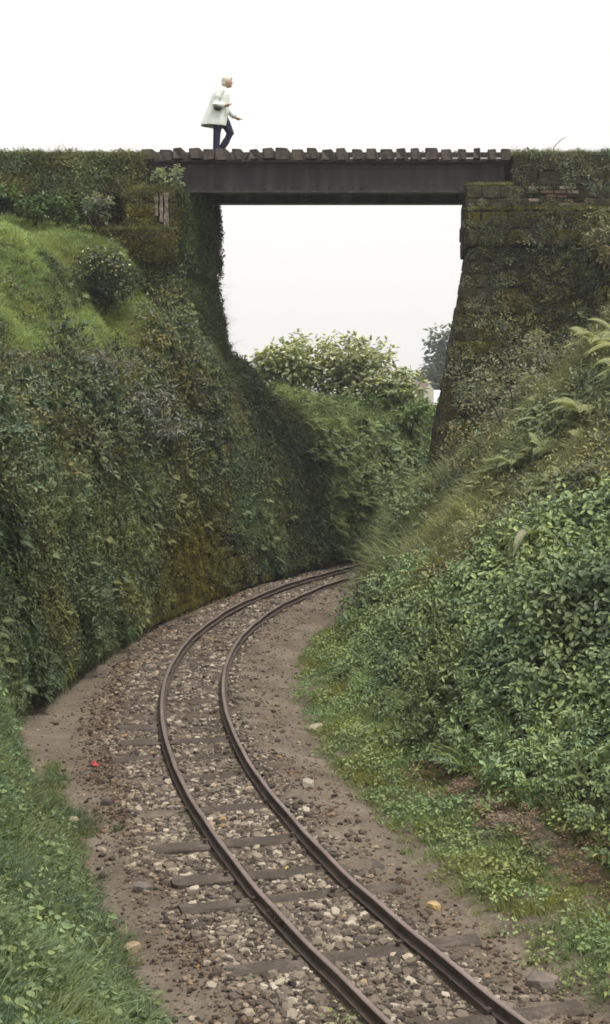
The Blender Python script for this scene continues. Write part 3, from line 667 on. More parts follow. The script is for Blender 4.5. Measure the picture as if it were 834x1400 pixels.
for i in range(nb_):
    x = -3.18 + i*.302 + random.uniform(-.03, .03)
    if x > 3.2: x += .05*(x-3.2)
    o = link('sleeper', bsl[i % 5], None, bridge); o.location = Vector((x + .13, 30.63 + random.uniform(-.05, .05), 8.605 + .105 + random.uniform(0, .025))) - BO
    o.rotation_euler = (random.uniform(-.025, .025), 0, math.pi/2 - R(6.6) + random.uniform(-.015, .015)); o.scale = (1, random.uniform(.72, 1.12) * (.78 if x > 3.0 else 1), random.uniform(.9, 1.08))
for y in (30.2, 30.99):
    def rl(mb):
        y0 = y
        for a, b, z0, z1 in ((.05, .05, 8.765, 8.775), (.009, .009, 8.7755, 8.835), (.025, .025, 8.8355, 8.87)): mb.box(-8, 9, y0-a, y0+b, z0, z1)
    bpart('rail', 'rust', rl)

# ------------------------------------------------------------------ abutments
def abut(name, loc, label):
    e = empty(name, loc); tag(e, label, 'abutment'); return e
def apart(root, name, mat, fn, lab=None):
    mb = MB(); fn(mb); L0 = Vector(root.location); mb.v = [tuple(Vector(p) - L0) for p in mb.v]; o = mb.build(name, M[mat], root)
    if lab: o['label'] = lab
    return o
AL = abut('left_abutment', (-2.6, 29.5, -.2), 'overgrown stone abutment left of the opening with hanging grass and pale streaks')
AL.name = 'bridge_abutment'
apart(AL, 'pier_core', 'mortar', lambda mb: frustum(mb, [(-6.2, 28.2), (-1.75, 28.6), (-1.02, 31.9), (-6.2, 32.4)], [(-6.2, 29.2), (-2.66, 29.25), (-1.98, 31.75), (-6.2, 31.9)], -.3, 6.5))
apart(AL, 'bearing_block', 'mortar', lambda mb: (frustum(mb, [(-3.55, 29.08), (-2.60, 29.08), (-1.93, 31.7), (-3.4, 31.7)], [(-3.55, 29.08), (-2.60, 29.08), (-1.93, 31.7), (-3.4, 31.7)], 6.502, 7.94)))
apart(AL, 'ledge', 'stone', lambda mb: frustum(mb, [(-4.1, 28.82), (-2.62, 28.82), (-2.62, 29.07), (-4.1, 29.07)], [(-4.1, 28.85), (-2.64, 28.85), (-2.64, 29.07), (-4.1, 29.07)], 6.6, 7.12))
apart(AL, 'parapet', 'mortar', lambda mb: mb.box(-12, -3.28, 29.42, 32.2, 7.92, 8.66))
apart(AL, 'embankment_wall', 'mortar', lambda mb: mb.box(-12, -3.56, 29.75, 32.0, 5.5, 7.918))
stone_face(AL, (-3.55, 29.06, 7.14), (-2.58, 29.06, 7.14), (-3.55, 29.06, 7.95), (-2.58, 29.06, 7.95), .27, .42, ('stone', 'stone', 'pale_stone'))
stone_face(AL, (-2.59, 29.08, 6.5), (-1.92, 31.7, 6.5), (-2.59, 29.08, 7.94), (-1.92, 31.7, 7.94), .27, .45, ('stone',), toward=(1, -.2, 0))
stone_face(AL, (-1.65, 29.1, 0.3), (-1.02, 31.9, 0.3), (-2.62, 29.35, 6.5), (-1.97, 31.75, 6.5), .28, .46, ('stone', 'stone', 'ymoss'), toward=(1, -.2, .2))
AR = abut('bridge_abutment', (5.0, 30.2, -.2), 'tall battered stone pier right of the opening, dark and mossy with a stepped top')
apart(AR, 'pier_core', 'mortar', lambda mb: frustum(mb, [(2.14, 28.75), (10.5, 28.75), (10.5, 32.6), (2.35, 32.6)], [(3.36, 29.32), (10.5, 29.32), (10.5, 32.1), (3.55, 32.1)], -.3, 6.84))
apart(AR, 'cap_block', 'mortar', lambda mb: frustum(mb, [(3.27, 29.2), (10.5, 29.2), (10.5, 32.2), (3.47, 32.2)], [(3.27, 29.2), (10.5, 29.2), (10.5, 32.2), (3.47, 32.2)], 6.842, 7.54))
apart(AR, 'bearing_block', 'mortar', lambda mb: (frustum(mb, [(3.25, 29.26), (10.4, 29.26), (10.4, 29.54), (3.27, 29.54)], [(3.25, 29.26), (10.4, 29.26), (10.4, 29.54), (3.27, 29.54)], 7.542, 8.06), frustum(mb, [(3.27, 29.542), (10.4, 29.542), (10.4, 32.2), (3.47, 32.2)], [(3.27, 29.542), (10.4, 29.542), (10.4, 32.2), (3.47, 32.2)], 7.542, 7.94)))
apart(AR, 'parapet', 'mortar', lambda mb: mb.box(4.2, 13, 29.34, 32.1, 8.062, 8.68))
stone_face(AR, (2.2, 28.78, 0.1), (7.2, 28.78, 0.1), (3.34, 29.32, 6.82), (7.2, 29.32, 6.82), .27, .46, ('stone', 'stone', 'stone', 'ymoss'), keep=lambda q: q.z > 1.1 + (q.x - 2.3)*.95)
stone_face(AR, (3.27, 29.2, 6.86), (7.2, 29.2, 6.86), (3.27, 29.2, 7.53), (7.2, 29.2, 7.53), .33, .6, ('stone', 'ymoss'))
stone_face(AR, (3.26, 29.26, 7.56), (7.2, 29.26, 7.56), (3.26, 29.26, 8.05), (7.2, 29.26, 8.05), .24, .5, ('stone',), keep=lambda q: not (4.5 < q.x < 5.7))
stone_face(AR, (4.5, 29.25, 7.56), (5.72, 29.25, 7.56), (4.5, 29.25, 8.05), (5.72, 29.25, 8.05), .082, .23, ('brick', 'brick', 'mortar', 'stone', 'pale_stone'), name='brick', proud=.006, keep=lambda q: float(fbm(np.array([tuple(q)]), 2.5, 2, 5)[0]) > -.35)
stone_face(AR, (4.2, 29.34, 8.07), (7.2, 29.34, 8.07), (4.2, 29.34, 8.66), (7.2, 29.34, 8.66), .29, .55, ('stone',))
stone_face(AR, (2.14, 28.76, -.3), (2.35, 32.6, -.3), (3.36, 29.33, 6.83), (3.55, 32.1, 6.83), .27, .62, ('stone', 'stone', 'ymoss'), toward=(-1, 0, 0), keep=lambda q: q.z > 2.0)
stone_face(AR, (3.27, 29.21, 6.86), (3.47, 32.2, 6.86), (3.27, 29.21, 7.53), (3.47, 32.2, 7.53), .33, .6, ('stone',), toward=(-1, 0, 0))
print('STONES', len([c_ for c_ in AR.children if c_.name.startswith('stone')]))

# ------------------------------------------------------------------ retaining wall along the outside of the curve
RW = empty('retaining_wall', TP(20., 1.5, GZ)); tag(RW, 'low mossy stone retaining wall at the foot of the overgrown left bank', 'wall')
_ks = np.array(sorted(LK))
def wall_at(s, f):      # f 0..1 up the lower wall
    u, zz = section(LK, np.atleast_1d(np.asarray(s, float)), np.array([f*2.2])); return TP(np.atleast_1d(s), u[:, 0] - .10, zz[:, 0])[0]
sw = np.arange(13.0, 27.6, .25); V = np.array([[wall_at(s, f) for f in np.linspace(0, 1, 9)] for s in sw]) - np.array(RW.location)
link('wall_core', np_mesh('wall_core', V.reshape(-1, 3), grid_faces(len(sw), 9)[:, ::-1]), M['mortar'], RW)
cnt = 0
for r in range(11):
    s = 18.2 + (r % 2)*.2
    while s < 27.2 and cnt < 300:
        L = random.uniform(.3, .48); f0, f1 = r/11, (r+1)/11
        a = Vector(wall_at(s, f0)); b = Vector(wall_at(s+L, f0)); t = Vector(wall_at(s, f1)); q = (a + b)/2*.5 + (t + Vector(wall_at(s+L, f1)))/2*.5
        ax = (b-a).normalized(); nrm = ax.cross((t-a).normalized()).normalized()
        if nrm.x < 0: nrm = -nrm
        upv = nrm.cross(ax).normalized(); upv = upv if upv.z > 0 else -upv
        o = link('stone', random.choice(blocks('stone', 'ymoss' if s < 23.5 or random.random() < .3 else 'stone')), None, RW)
        mt = Matrix((ax*((b-a).length-.02), -nrm*.14, upv*((t-a).length-.018))).transposed().to_4x4(); mt.translation = q + nrm*(random.uniform(-.012, .03) - .05) - Vector(RW.location); o.matrix_basis = mt
        s += L; cnt += 1

# ------------------------------------------------------------------ ground cover (nobody could count it)
G_IVY, G_WALL = (.075, .095, .036), (.082, .106, .05)
def up_mix(N, a, jit=.25):
    n = N*(1-a) + np.array([[0, 0, 1.]])*a + rng.normal(0, jit, N.shape); return n
def yawr(n): return rng.uniform(0, 6.283, n)
# left bank: everything steeper than a lawn
P, N = LEFT.density(290); P, N = cull(P, N, dmax=60); s, u = to_su(P)
steep = N[:, 2] < .62
lawn = (s > 13) & (s < 26) & (N[:, 2] > .3) & (P[:, 2] > 4.25 + .35*fbm(P, 1.2, 2, 14)) & (u > 2.6)
bare = (s > 18.5) & (s < 25) & (P[:, 2] < .8 + .6*fbm(P, .8, 2, 33) + .6*np.exp(-((s-21.2)/1.6)**2))           # strip where the masonry shows
foot = P[:, 2] < .05
fore = s < 9
k = ~lawn & ~fore & ~foot & ~(bare & (rng.random(len(P)) < .86)) & (s < 28.5); k &= rng.random(len(P)) < .85
Pk, Nk, sk = P[k], N[k], s[k]
_onw = ((sk > 12.8) & (sk < 27.6))[:, None] * sstep(2.9, 2.3, Pk[:, 2])[:, None]; Pk = Pk + Nk*_onw*.14        # plants rooted on the face of the retaining wall
c = tint(Pk, G_WALL, .45, .7, 4, .25); ym = (np.exp(-((sk-21.2)/2.0)**2) * sstep(3.0, .6, Pk[:, 2]))[:, None]; c = c*(1-ym) + np.array([[.12, .108, .02]])*ym*(.6+.6*rng.random((len(Pk), 1)))
g1, g2 = fbm(Pk, .75, 3, 121), fbm(Pk, .9, 3, 122); rnd = rng.random(len(Pk)); jt = rng.normal(0, .16, len(Pk)); hi = sstep(1.2, 3.6, Pk[:, 2])
down = np.array([[0, 0, -.35]])
hg = (g1 + jt + .08*hi > .06); hb = ~hg & (g2 + jt + .35*(hi - .6) > .14)
a = ~hb & (rnd < .72)
scatter('ivy_cover', SRC['ivy'], Pk[a] + Nk[a]*.03, up_mix(Nk[a], .15, .35), yawr(a.sum()), rng.uniform(.42, .95, a.sum()), c[a]*rng.lognormal(.0, .18, (a.sum(), 1)), 'dark small-leaved creeper covering the steep left bank', 'creeper')
a = hg & (rnd < .5)
scatter('hanging_grass', SRC['hanging_grass'], Pk[a], up_mix(Nk[a], .3, .2), yawr(a.sum()), rng.uniform(.4, .95, a.sum()), c[a]*np.array([[1.5, 1.5, 1.3]]), 'long drooping grass hanging down the left bank', 'grass')
a = hb & (rnd < .3)
scatter('bank_herbs', SRC['bush'], Pk[a], up_mix(Nk[a] + down, .1, .25), yawr(a.sum()), rng.uniform(.22, .5, a.sum()), c[a]*np.array([[1.45, 1.45, 1.35]])*rng.lognormal(0, .2, (a.sum(), 1)), 'leafy herbs hanging in patches on the left bank', 'herbs')
a = rnd > .972
scatter('fern_cover', SRC['fern'], Pk[a], up_mix(Nk[a], .3, .25), yawr(a.sum()), rng.uniform(.35, .8, a.sum()), c[a]*1.5, 'small ferns sprouting all over the left bank', 'ferns')
a = (rnd > .86) & (Pk[:, 2] < 2.2)
scatter('moss', SRC['moss'], Pk[a] + Nk[a]*.02, Nk[a] + rng.normal(0, .2, Nk[a].shape), yawr(a.sum()), rng.uniform(.8, 1.6, a.sum()), c[a]*1.3, 'short moss at the foot of the left bank', 'moss')
# moss on the bare masonry of the retaining wall
P2 = np.array([wall_at(s_, f_) for s_, f_ in zip(rng.uniform(13, 27, 1500), rng.random(1500)**1.2)]); s2, u2 = to_su(P2); hd = np.interp(s2, _S, _H); N2 = np.c_[np.sin(hd), -np.cos(hd), 0*hd + .15]
ym = np.exp(-((s2-21.2)/2.2)**2)[:, None]; c2 = np.array([[.05, .058, .025]])*(1-ym) + np.array([[.13, .118, .02]])*ym
scatter('wall_moss', SRC['moss'], P2 + N2*.02, N2 + rng.normal(0, .2, N2.shape), yawr(len(P2)), rng.uniform(.5, 1.3, len(P2)), c2*(.6+.7*rng.random((len(P2), 1))), 'yellow green moss growing on the retaining wall', 'moss')
# mixed shrubs along the shoulder of the left bank
P, N = LEFT.density(26); P, N = cull(P, N, dmax=60); s, u = to_su(P)
k = (P[:, 2] > 2.6) & (P[:, 2] < 5.0 + .4*(s > 20)) & (s > 9) & (s < 23.5) & (u < 2.75 + fbm(P, .7, 2, 12)*.8) & (rng.random(len(P)) < .35 + .6*sstep(.0, .5, fbm(P, .5, 2, 91) + .25))
scatter('bramble_thicket', SRC['bush'], P[k], up_mix(N[k], .4), yawr(k.sum()), rng.uniform(.5, 1.0, k.sum()), tint(P[k], (.13, .15, .075), .45, .7, 6, .35), 'tangled brambles and low shrubs along the left bank shoulder', 'brambles')
k = (P[:, 2] > 3.0) & (P[:, 2] < 5.2) & (u < 2.9) & (s > 12) & (s < 25) & (rng.random(len(P)) < .3)
scatter('dry_stalks', SRC['tall_grass'], P[k], up_mix(N[k], .6), yawr(k.sum()), rng.uniform(.4, .8, k.sum()), tint(P[k], (.19, .18, .09), .3, .7, 8, .3), 'straggly dry grass stalks above the left bank', 'grass')
# lawn above
P, N = LEFT.density(260); P, N = cull(P, N, dmax=45); s, u = to_su(P)
k = (P[:, 2] > 4.2) & (s > 13) & (s < 26.5) & (u > 2.55 + fbm(P, .9, 2, 13)*.5) & (N[:, 2] > .3); k &= P[:, 1] < 30
k &= rng.random(len(P)) < sstep(4.3, 4.9, P[:, 2] + .5*fbm(P, 1.2, 2, 14))
scatter('lawn_grass', SRC['short_grass'], P[k], up_mix(N[k], .7, .15), yawr(k.sum()), rng.uniform(.7, 1.25, k.sum()), tint(P[k], (.255, .325, .115), .26, .9, 31, .14), 'bright short grass on the slope above the left bank', 'grass')
# foreground bank on the left
P, N = LEFT.density(800); P, N = cull(P, N, dmax=20); s, u = to_su(P)
k = (s < 10.2) & (P[:, 2] > -.16); P, N, s = P[k], N[k], s[k]; pick = rng.random(len(P))
cg = tint(P, (.13, .175, .082), .45, 1.1, 44, .25)
a = pick < .80
scatter('verge_grass', SRC['short_grass'], P[a], up_mix(N[a], .5, .25), yawr(a.sum()), rng.uniform(.9, 1.9, a.sum()), cg[a], 'lush green grass on the near left verge beside the path', 'grass')
a = (pick > .80) & (pick < .86) & (P[:, 2] > .05)
scatter('verge_tall_grass', SRC['tall_grass'], P[a], up_mix(N[a], .6, .2), yawr(a.sum()), rng.uniform(.35, .75, a.sum()), cg[a]*1.05, 'longer arching grass on the near left verge', 'grass')
a = (pick > .86) & (pick < .895)
scatter('verge_weeds', SRC['weed'], P[a], up_mix(N[a], .5, .2), yawr(a.sum()), rng.uniform(.8, 1.7, a.sum()), tint(P[a], (.16, .215, .10), .4, 2, 45, .2), 'low broad-leaved weeds among the near left grass', 'weeds')
a = (pick > .982) & (P[:, 2] > .1)
scatter('verge_nettles', SRC['nettle'], P[a], up_mix(N[a], .6, .2), yawr(a.sum()), rng.uniform(.3, .5, a.sum()), tint(P[a], (.13, .17, .08), .3, 2, 46, .2), 'young nettles on the near left verge', 'nettles')
# spill of grass onto the path edge
P = TP(rng.uniform(5, 10.5, 420), 1.72 - np.abs(rng.normal(0, .09, 420))); P[:, 2] = bed_height(P); s, u = to_su(P); bulge = np.exp(-((s-8.6)/.5)**2); n_ = int(160)
P3 = TP(rng.normal(8.3, .3, n_), 1.78 - np.abs(rng.normal(0, .22, n_))); P3[:, 2] = bed_height(P3); P = np.concatenate([P, P3])
scatter('path_edge_grass', SRC['short_grass'], P, np.tile([[0, 0, 1.]], (len(P), 1)) + rng.normal(0, .3, (len(P), 3)), yawr(len(P)), rng.uniform(.4, 1.1, len(P)), tint(P, (.135, .175, .082), .35, 1.1, 47, .25), 'grass tufts creeping from the verge onto the path', 'grass')

# right side: grass strip, bare earth, nettle slope, ferns and tall grass up to the pier
P, N = RIGHT.density(560); P, N = cull(P, N, dmax=40); s, u = to_su(P); v = -u
edge = np.interp(s, [2, 6, 10, 14, 20, 25], [1.05, 1.12, 1.2, 1.32, 1.6, 1.6]) + .22*fbm(P, .9, 3, 51)
bare = np.exp(-((v - 2.2 - .12*fbm(P, .8, 2, 50))/.17)**2) * sstep(9.5, 7.5, s + 1.5*fbm(P, 1.5, 2, 52)) * np.clip(1.0 + .9*fbm(P, 1.7, 2, 49), 0, 1)
thin = sstep(0, .55, v - edge) * np.clip(.75 + .9*fbm(P, 1.6, 2, 48), .12, 1)
k = (v > edge) & (v < 2.5) & (rng.random(len(P)) < .12 + .9*thin) & (rng.random(len(P)) > bare*.97) & (s < 19); pick = rng.random(len(P))
a = k & (pick < .74); cg = tint(P, (.18, .225, .085), .35, 1.2, 53, .3)
scatter('strip_grass', SRC['short_grass'], P[a], up_mix(N[a], .6, .25), yawr(a.sum()), rng.uniform(.5, 1.15, a.sum()), cg[a], 'green grass strip between the track and the right slope', 'grass')
a = k & (pick > .74) & (pick < .86)
scatter('strip_weeds', SRC['weed'], P[a], up_mix(N[a], .6, .2), yawr(a.sum()), rng.uniform(.5, 1.3, a.sum()), tint(P[a], (.18, .23, .095), .35, 1.4, 54, .25), 'low clover-like weeds in the right grass strip', 'weeds')
P, N = RIGHT.density(75); P, N = cull(P, N, dmax=40); s, u = to_su(P); v = -u
lowb = np.interp(s, [2, 7, 10, 14, 17, 20, 22, 25], [2.3, 2.33, 2.2, 2.15, 2.2, 2.2, 2.15, 1.75]) + .15*fbm(P, 1.4, 2, 55)
top = np.interp(s, [2, 8, 10, 12, 14, 16, 18, 20, 26], [9, 7.5, 6.2, 5.2, 4.3, 3.3, 2.5, 1.7, 1.0])
nt_ = (v > lowb) & (v < top + fbm(P, .6, 2, 56)*1.0)
cn = tint(P, (.155, .215, .10), .4, .7, 57, .14) * rng.lognormal(0, .16, (len(P), 1)); md = fbm(P, .75, 2, 131); md2 = fbm(P, 1.6, 2, 132)
a = nt_ & (s < 23) & (rng.random(len(P)) < np.clip(.95 + 1.1*md2, .18, 1))
scatter('nettle_undergrowth', SRC['nettle'], P[a], up_mix(N[a], .55, .2), yawr(a.sum()), rng.uniform(.5, .95, a.sum())*np.clip(1.05 + .75*md[a], .5, 1.6)*(.42 + .58*sstep(0, 1.0, (v - lowb)[a])), cn[a], 'dense leafy nettle undergrowth covering the lower right slope', 'undergrowth')
a = nt_ & (s < 23) & (rng.random(len(P)) < .16) & (md < .05)
scatter('bramble_patches', SRC['bush'], P[a], up_mix(N[a], .5, .25), yawr(a.sum()), rng.uniform(.5, .95, a.sum()), cn[a]*np.array([[1.15, 1.1, 1.1]]), 'brambles mixed into the nettles of the right slope', 'brambles')
a = nt_ & (rng.random(len(P)) < .07)
scatter('grass_in_nettles', SRC['tall_grass'], P[a], up_mix(N[a], .6, .25), yawr(a.sum()), rng.uniform(.5, .9, a.sum()), cn[a]*np.array([[1.4, 1.3, 1.0]]), 'grass blades poking through the nettles of the right slope', 'grass')
up_ = (v > top - .4 + fbm(P, .6, 2, 58)*1.0) & (v > lowb)
g1, g2 = fbm(P, .55, 2, 111), fbm(P, .6, 2, 112); rnd = rng.random(len(P)); jit_ = rng.normal(0, .14, len(P))
gr_ = (g1 + jit_ > .06); sh_ = ~gr_ & (g2 + jit_ > -.05); ot_ = ~gr_ & ~sh_
cu = tint(P, (.18, .20, .095), .45, .6, 59, .35)
a = up_ & gr_
scatter('slope_grass', SRC['tall_grass'], P[a], up_mix(N[a], .6, .25), yawr(a.sum()), rng.uniform(.45, 1.0, a.sum()), tint(P[a], (.21, .235, .115), .35, .7, 65, .12), 'tall pale grass on the right slope below the pier', 'grass')
a = up_ & sh_ & (rnd < .75)
scatter('slope_shrubs', SRC['bush'], P[a], up_mix(N[a], .5, .25), yawr(a.sum()), rng.uniform(.4, .95, a.sum()), cu[a]*np.array([[1.0, 1.0, 1.1]]), 'mixed low shrubs on the right slope below the pier', 'shrubs')
a = up_ & ot_ & (rnd < .5)
scatter('slope_ferns', SRC['fern'], P[a], up_mix(N[a], .5, .2), yawr(a.sum()), rng.uniform(.5, 1.1, a.sum()), cu[a]*1.3, 'pale ferns spread over the upper right slope', 'ferns')
a = up_ & ot_ & (rnd >= .5)
scatter('slope_herbs', SRC['nettle'], P[a], up_mix(N[a], .5, .2), yawr(a.sum()), rng.uniform(.4, .8, a.sum()), cu[a], 'leafy herbs on the upper right slope', 'herbs')
# tall grass where the track disappears
n_ = 420; _st = rng.uniform(18.5, 25.5, n_); P = TP(_st, -(np.interp(_st, [18.5, 22, 25.5], [2.2, 2.2, 1.95]) + rng.uniform(0, 1.0, n_)**1.3)); s, u = to_su(P); ks_ = []
def snap(P, S, up=.0):
    V = S.V.reshape(-1, 3); P = np.array(P, float)
    for i in range(len(P)): P[i, 2] = V[np.argmin((V[:, 0]-P[i, 0])**2 + (V[:, 1]-P[i, 1])**2), 2] + up
    return P
P = snap(P, RIGHT)
scatter('trackside_tall_grass', SRC['tall_grass'], P, np.tile([[0, 0, 1.]], (n_, 1)) + rng.normal(0, .2, (n_, 3)), yawr(n_), rng.uniform(.7, 1.45, n_), tint(P, (.20, .235, .12), .35, 1, 60, .15), 'tall arching grass where the track disappears behind the slope', 'grass')
# bank beyond the bridge
P, N = LEFT.density(130); P, N = cull(P, N, dmax=70); s, u = to_su(P); k = (s > 28) & (P[:, 2] > .1) & (P[:, 1] < 60); P, N, s = P[k], N[k], s[k]; pick = rng.random(len(P))
flat = (N[:, 2] > .72) | (P[:, 2] > 3.15 + .4*fbm(P, .8, 2, 61)); cb = tint(P, (.115, .15, .065), .4, .6, 62, .2)
a = flat | (pick < .30)
scatter('far_bank_grass', SRC['tall_grass'], P[a], up_mix(N[a], .5, .25), yawr(a.sum()), rng.uniform(.4, .85, a.sum()), tint(P[a], (.25, .30, .12), .3, .6, 63, .2), 'fresh green grass over the bank beyond the bridge', 'grass')
a = (~flat & (pick > .30) & (pick < .75)) | (flat & (pick > .78))
scatter('far_bank_shrubs', SRC['bush'], P[a], up_mix(N[a], .4, .25), yawr(a.sum()), rng.uniform(.4, .8, a.sum()), cb[a], 'dark shrubs on the bank beyond the bridge', 'shrubs')
a = (~flat & (pick > .75)) | (flat & (pick < .10))
scatter('far_bank_ferns', SRC['fern'], P[a], up_mix(N[a], .4, .2), yawr(a.sum()), rng.uniform(.6, 1.2, a.sum()), cb[a]*1.5, 'ferns on the bank beyond the bridge', 'ferns')
P, N = GROUND.density(.001); n_ = 9000; P = np.c_[rng.uniform(-6, 16, n_), rng.uniform(36, 112, n_), np.zeros(n_)]
def ground_z(x, y):
    i = np.clip(np.searchsorted(gx, x) - 1, 0, len(gx)-2); j = np.clip(np.searchsorted(gy, y) - 1, 0, len(gy)-2); fx = (x-gx[i])/(gx[i+1]-gx[i]); fy = (y-gy[j])/(gy[j+1]-gy[j]); Z = G3[..., 2]
    return Z[i, j]*(1-fx)*(1-fy) + Z[i+1, j]*fx*(1-fy) + Z[i, j+1]*(1-fx)*fy + Z[i+1, j+1]*fx*fy
P[:, 2] = ground_z(P[:, 0], P[:, 1])
scatter('field_grass', SRC['tall_grass'], P, np.tile([[0, 0, 1.]], (n_, 1)) + rng.normal(0, .2, (n_, 3)), yawr(n_), rng.uniform(.35, .7, n_), tint(P, (.2, .26, .09), .2, .3, 64, .2), 'pale green grass of the field beyond the cutting', 'grass')

# plants on the masonry
def cover(S, dens, kind, scl, base, upa, name, label, cat, seed, keep=None, jit=.25, off=.02):
    P, N = S.density(dens); 
    N[(N @ np.array([0, -1, .0])) < -.3] *= -1
    if keep is not None: k = keep(P); P, N = P[k], N[k]
    scatter(name, SRC[kind], P + N*off, up_mix(N, upa, jit), yawr(len(P)), rng.uniform(scl[0], scl[1], len(P)), tint(P, base, .5, 1.1, seed, .3) * rng.lognormal(0.08, .28, (len(P), 1)), label, cat)
fr = quad_surf((2.2, 28.75, 0.1), (7.6, 28.75, 0.1), (3.36, 29.3, 6.84), (7.6, 29.3, 6.84), 30, 30)
cover(fr, 85, 'ivy', (.45, .95), (.10, .108, .055), .1, 'pier_creeper', 'dark creeper patches clinging to the right pier', 'creeper', 70, lambda P: rng.random(len(P)) < np.clip(.42 + 1.3*fbm(P, 1.0, 3, 71) + .25*(P[:, 0]-3.6), .10, .95))
cover(fr, 60, 'moss', (.6, 1.4), (.095, .095, .036), .05, 'pier_moss', 'olive moss on the stones of the right pier', 'moss', 72, lambda P: rng.random(len(P)) < .6)
cover(fr, 14, 'bush', (.35, .7), (.10, .115, .06), .4, 'pier_bushes', 'leafy growth climbing the right part of the pier', 'shrubs', 73, lambda P: (P[:, 0] > 4.6 + (6.8 - P[:, 2])*.1 + .5*fbm(P, .9, 2, 74)) & (P[:, 2] > 2.5))
cap = quad_surf((3.27, 29.17, 6.86), (7.6, 29.17, 6.86), (3.27, 29.17, 8.04), (7.6, 29.17, 8.04), 20, 10)
cover(cap, 90, 'ivy', (.35, .8), (.09, .10, .05), .1, 'cap_creeper', 'creeper and moss hanging on the stepped top of the right pier', 'creeper', 75, lambda P: (rng.random(len(P)) < np.clip(.45 + 1.2*fbm(P, 1.3, 2, 76), .1, .9)) & ~((P[:, 0] > 4.5) & (P[:, 0] < 5.7) & (P[:, 2] > 7.55) & (rng.random(len(P)) < .55)))
led = quad_surf((3.27, 29.15, 7.56), (7.4, 29.15, 7.56), (3.27, 29.26, 7.58), (7.4, 29.26, 7.58), 20, 4)
cover(led, 260, 'moss', (.6, 1.3), (.16, .15, .03), .7, 'ledge_moss', 'yellow moss along the ledge of the right pier', 'moss', 77)
cover(led, 50, 'hanging_grass', (.35, .7), (.10, .12, .05), .4, 'ledge_grass', 'grass hanging over the ledge of the right pier', 'grass', 78, lambda P: (rng.random(len(P)) < .3 + .7*(P[:, 0] > 4.6)))
led = quad_surf((3.27, 29.24, 8.07), (4.2, 29.24, 8.07), (3.27, 29.52, 8.07), (4.2, 29.52, 8.07), 10, 4)
cover(led, 420, 'short_grass', (.35, .7), (.15, .17, .06), .9, 'bearing_grass', 'short yellowish grass on the bearing ledge at the right end of the girder', 'grass', 79)
par = quad_surf((4.2, 29.3, 8.02), (7.8, 29.3, 8.02), (4.2, 29.36, 8.72), (7.8, 29.36, 8.72), 20, 6)
cover(par, 120, 'ivy', (.35, .8), (.115, .122, .07), .2, 'parapet_creeper', 'creeper over the right parapet face', 'creeper', 80, lambda P: rng.random(len(P)) < np.clip(.3 + .9*(P[:, 2]-8.25) + fbm(P, 1.2, 2, 84)*.6, .08, .9))
par = quad_surf((4.2, 29.3, 8.68), (8.2, 29.3, 8.68), (4.2, 31.6, 8.7), (8.2, 31.6, 8.7), 20, 8)
cover(par, 110, 'hanging_grass', (.35, .95), (.115, .13, .06), .8, 'parapet_top_grass', 'shaggy grass along the top of the right parapet', 'grass', 81)
# left: parapet, bearing block, side face
par = quad_surf((-9, 29.38, 7.9), (-3.3, 29.38, 7.9), (-9, 29.42, 8.7), (-3.3, 29.42, 8.7), 24, 8)
cover(par, 150, 'ivy', (.5, 1.0), (.11, .122, .046), .2, 'embankment_creeper', 'thick creeper over the left parapet face', 'creeper', 82)
cover(par, 45, 'hanging_grass', (.4, .8), (.14, .155, .056), .3, 'embankment_hanging_grass', 'grass hanging down the left parapet face', 'grass', 83)
par = quad_surf((-9, 29.4, 8.68), (-3.3, 29.4, 8.68), (-9, 32, 8.7), (-3.3, 32, 8.7), 20, 8)
cover(par, 110, 'hanging_grass', (.35, .95), (.12, .135, .05), .8, 'embankment_top_grass', 'shaggy grass along the top of the left parapet', 'grass', 85)
blk = quad_surf((-3.6, 29.0, 6.6), (-2.58, 29.0, 6.6), (-3.6, 29.0, 7.98), (-2.58, 29.0, 7.98), 12, 12)
cover(blk, 130, 'moss', (.6, 1.5), (.13, .128, .038), .1, 'block_moss', 'moss on the stepped block of the left abutment', 'moss', 86, lambda P: ~((P[:, 0] > -3.03) & (P[:, 0] < -2.68) & (P[:, 2] > 7.2) & (P[:, 2] < 7.85)))
cover(blk, 60, 'ivy', (.35, .7), (.07, .085, .03), .1, 'block_creeper', 'creeper on the stepped block of the left abutment', 'creeper', 87, lambda P: ((P[:, 0] < -3.05) | (P[:, 2] < 7.15)) & (rng.random(len(P)) < .6))
sidef = quad_surf((-2.55, 29.06, 6.4), (-1.88, 31.7, 6.4), (-2.57, 29.06, 7.95), (-1.9, 31.7, 7.95), 12, 12)
cover(sidef, 160, 'ivy', (.45, .9), (.065, .085, .03), .05, 'bearing_side_creeper', 'creeper curtain on the inner side of the left abutment top', 'creeper', 88)
cover(sidef, 70, 'hanging_grass', (.3, .6), (.085, .105, .035), .2, 'bearing_side_grass', 'grass hanging from the left abutment under the girder', 'grass', 89)
sidef = quad_surf((-1.0, 31.95, 1.5), (-1.65, 28.9, 1.5), (-1.92, 31.75, 6.45), (-2.6, 29.2, 6.45), 20, 14)
cover(sidef, 150, 'ivy', (.5, 1.1), (.06, .08, .032), .1, 'abutment_side_creeper', 'dark creeper on the battered inner face of the left abutment', 'creeper', 90)
cover(sidef, 50, 'hanging_grass', (.4, .9), (.075, .095, .035), .2, 'abutment_side_grass', 'long grass hanging on the inner face of the left abutment', 'grass', 92)
top = quad_surf((-3.5, 29.1, 7.96), (-2.6, 29.1, 7.96), (-3.4, 29.55, 7.96), (-2.5, 29.55, 7.96), 8, 5)
cover(top, 130, 'hanging_grass', (.35, .65), (.10, .125, .045), .7, 'block_top_grass', 'grass tufts on top of the left abutment block', 'grass', 93)
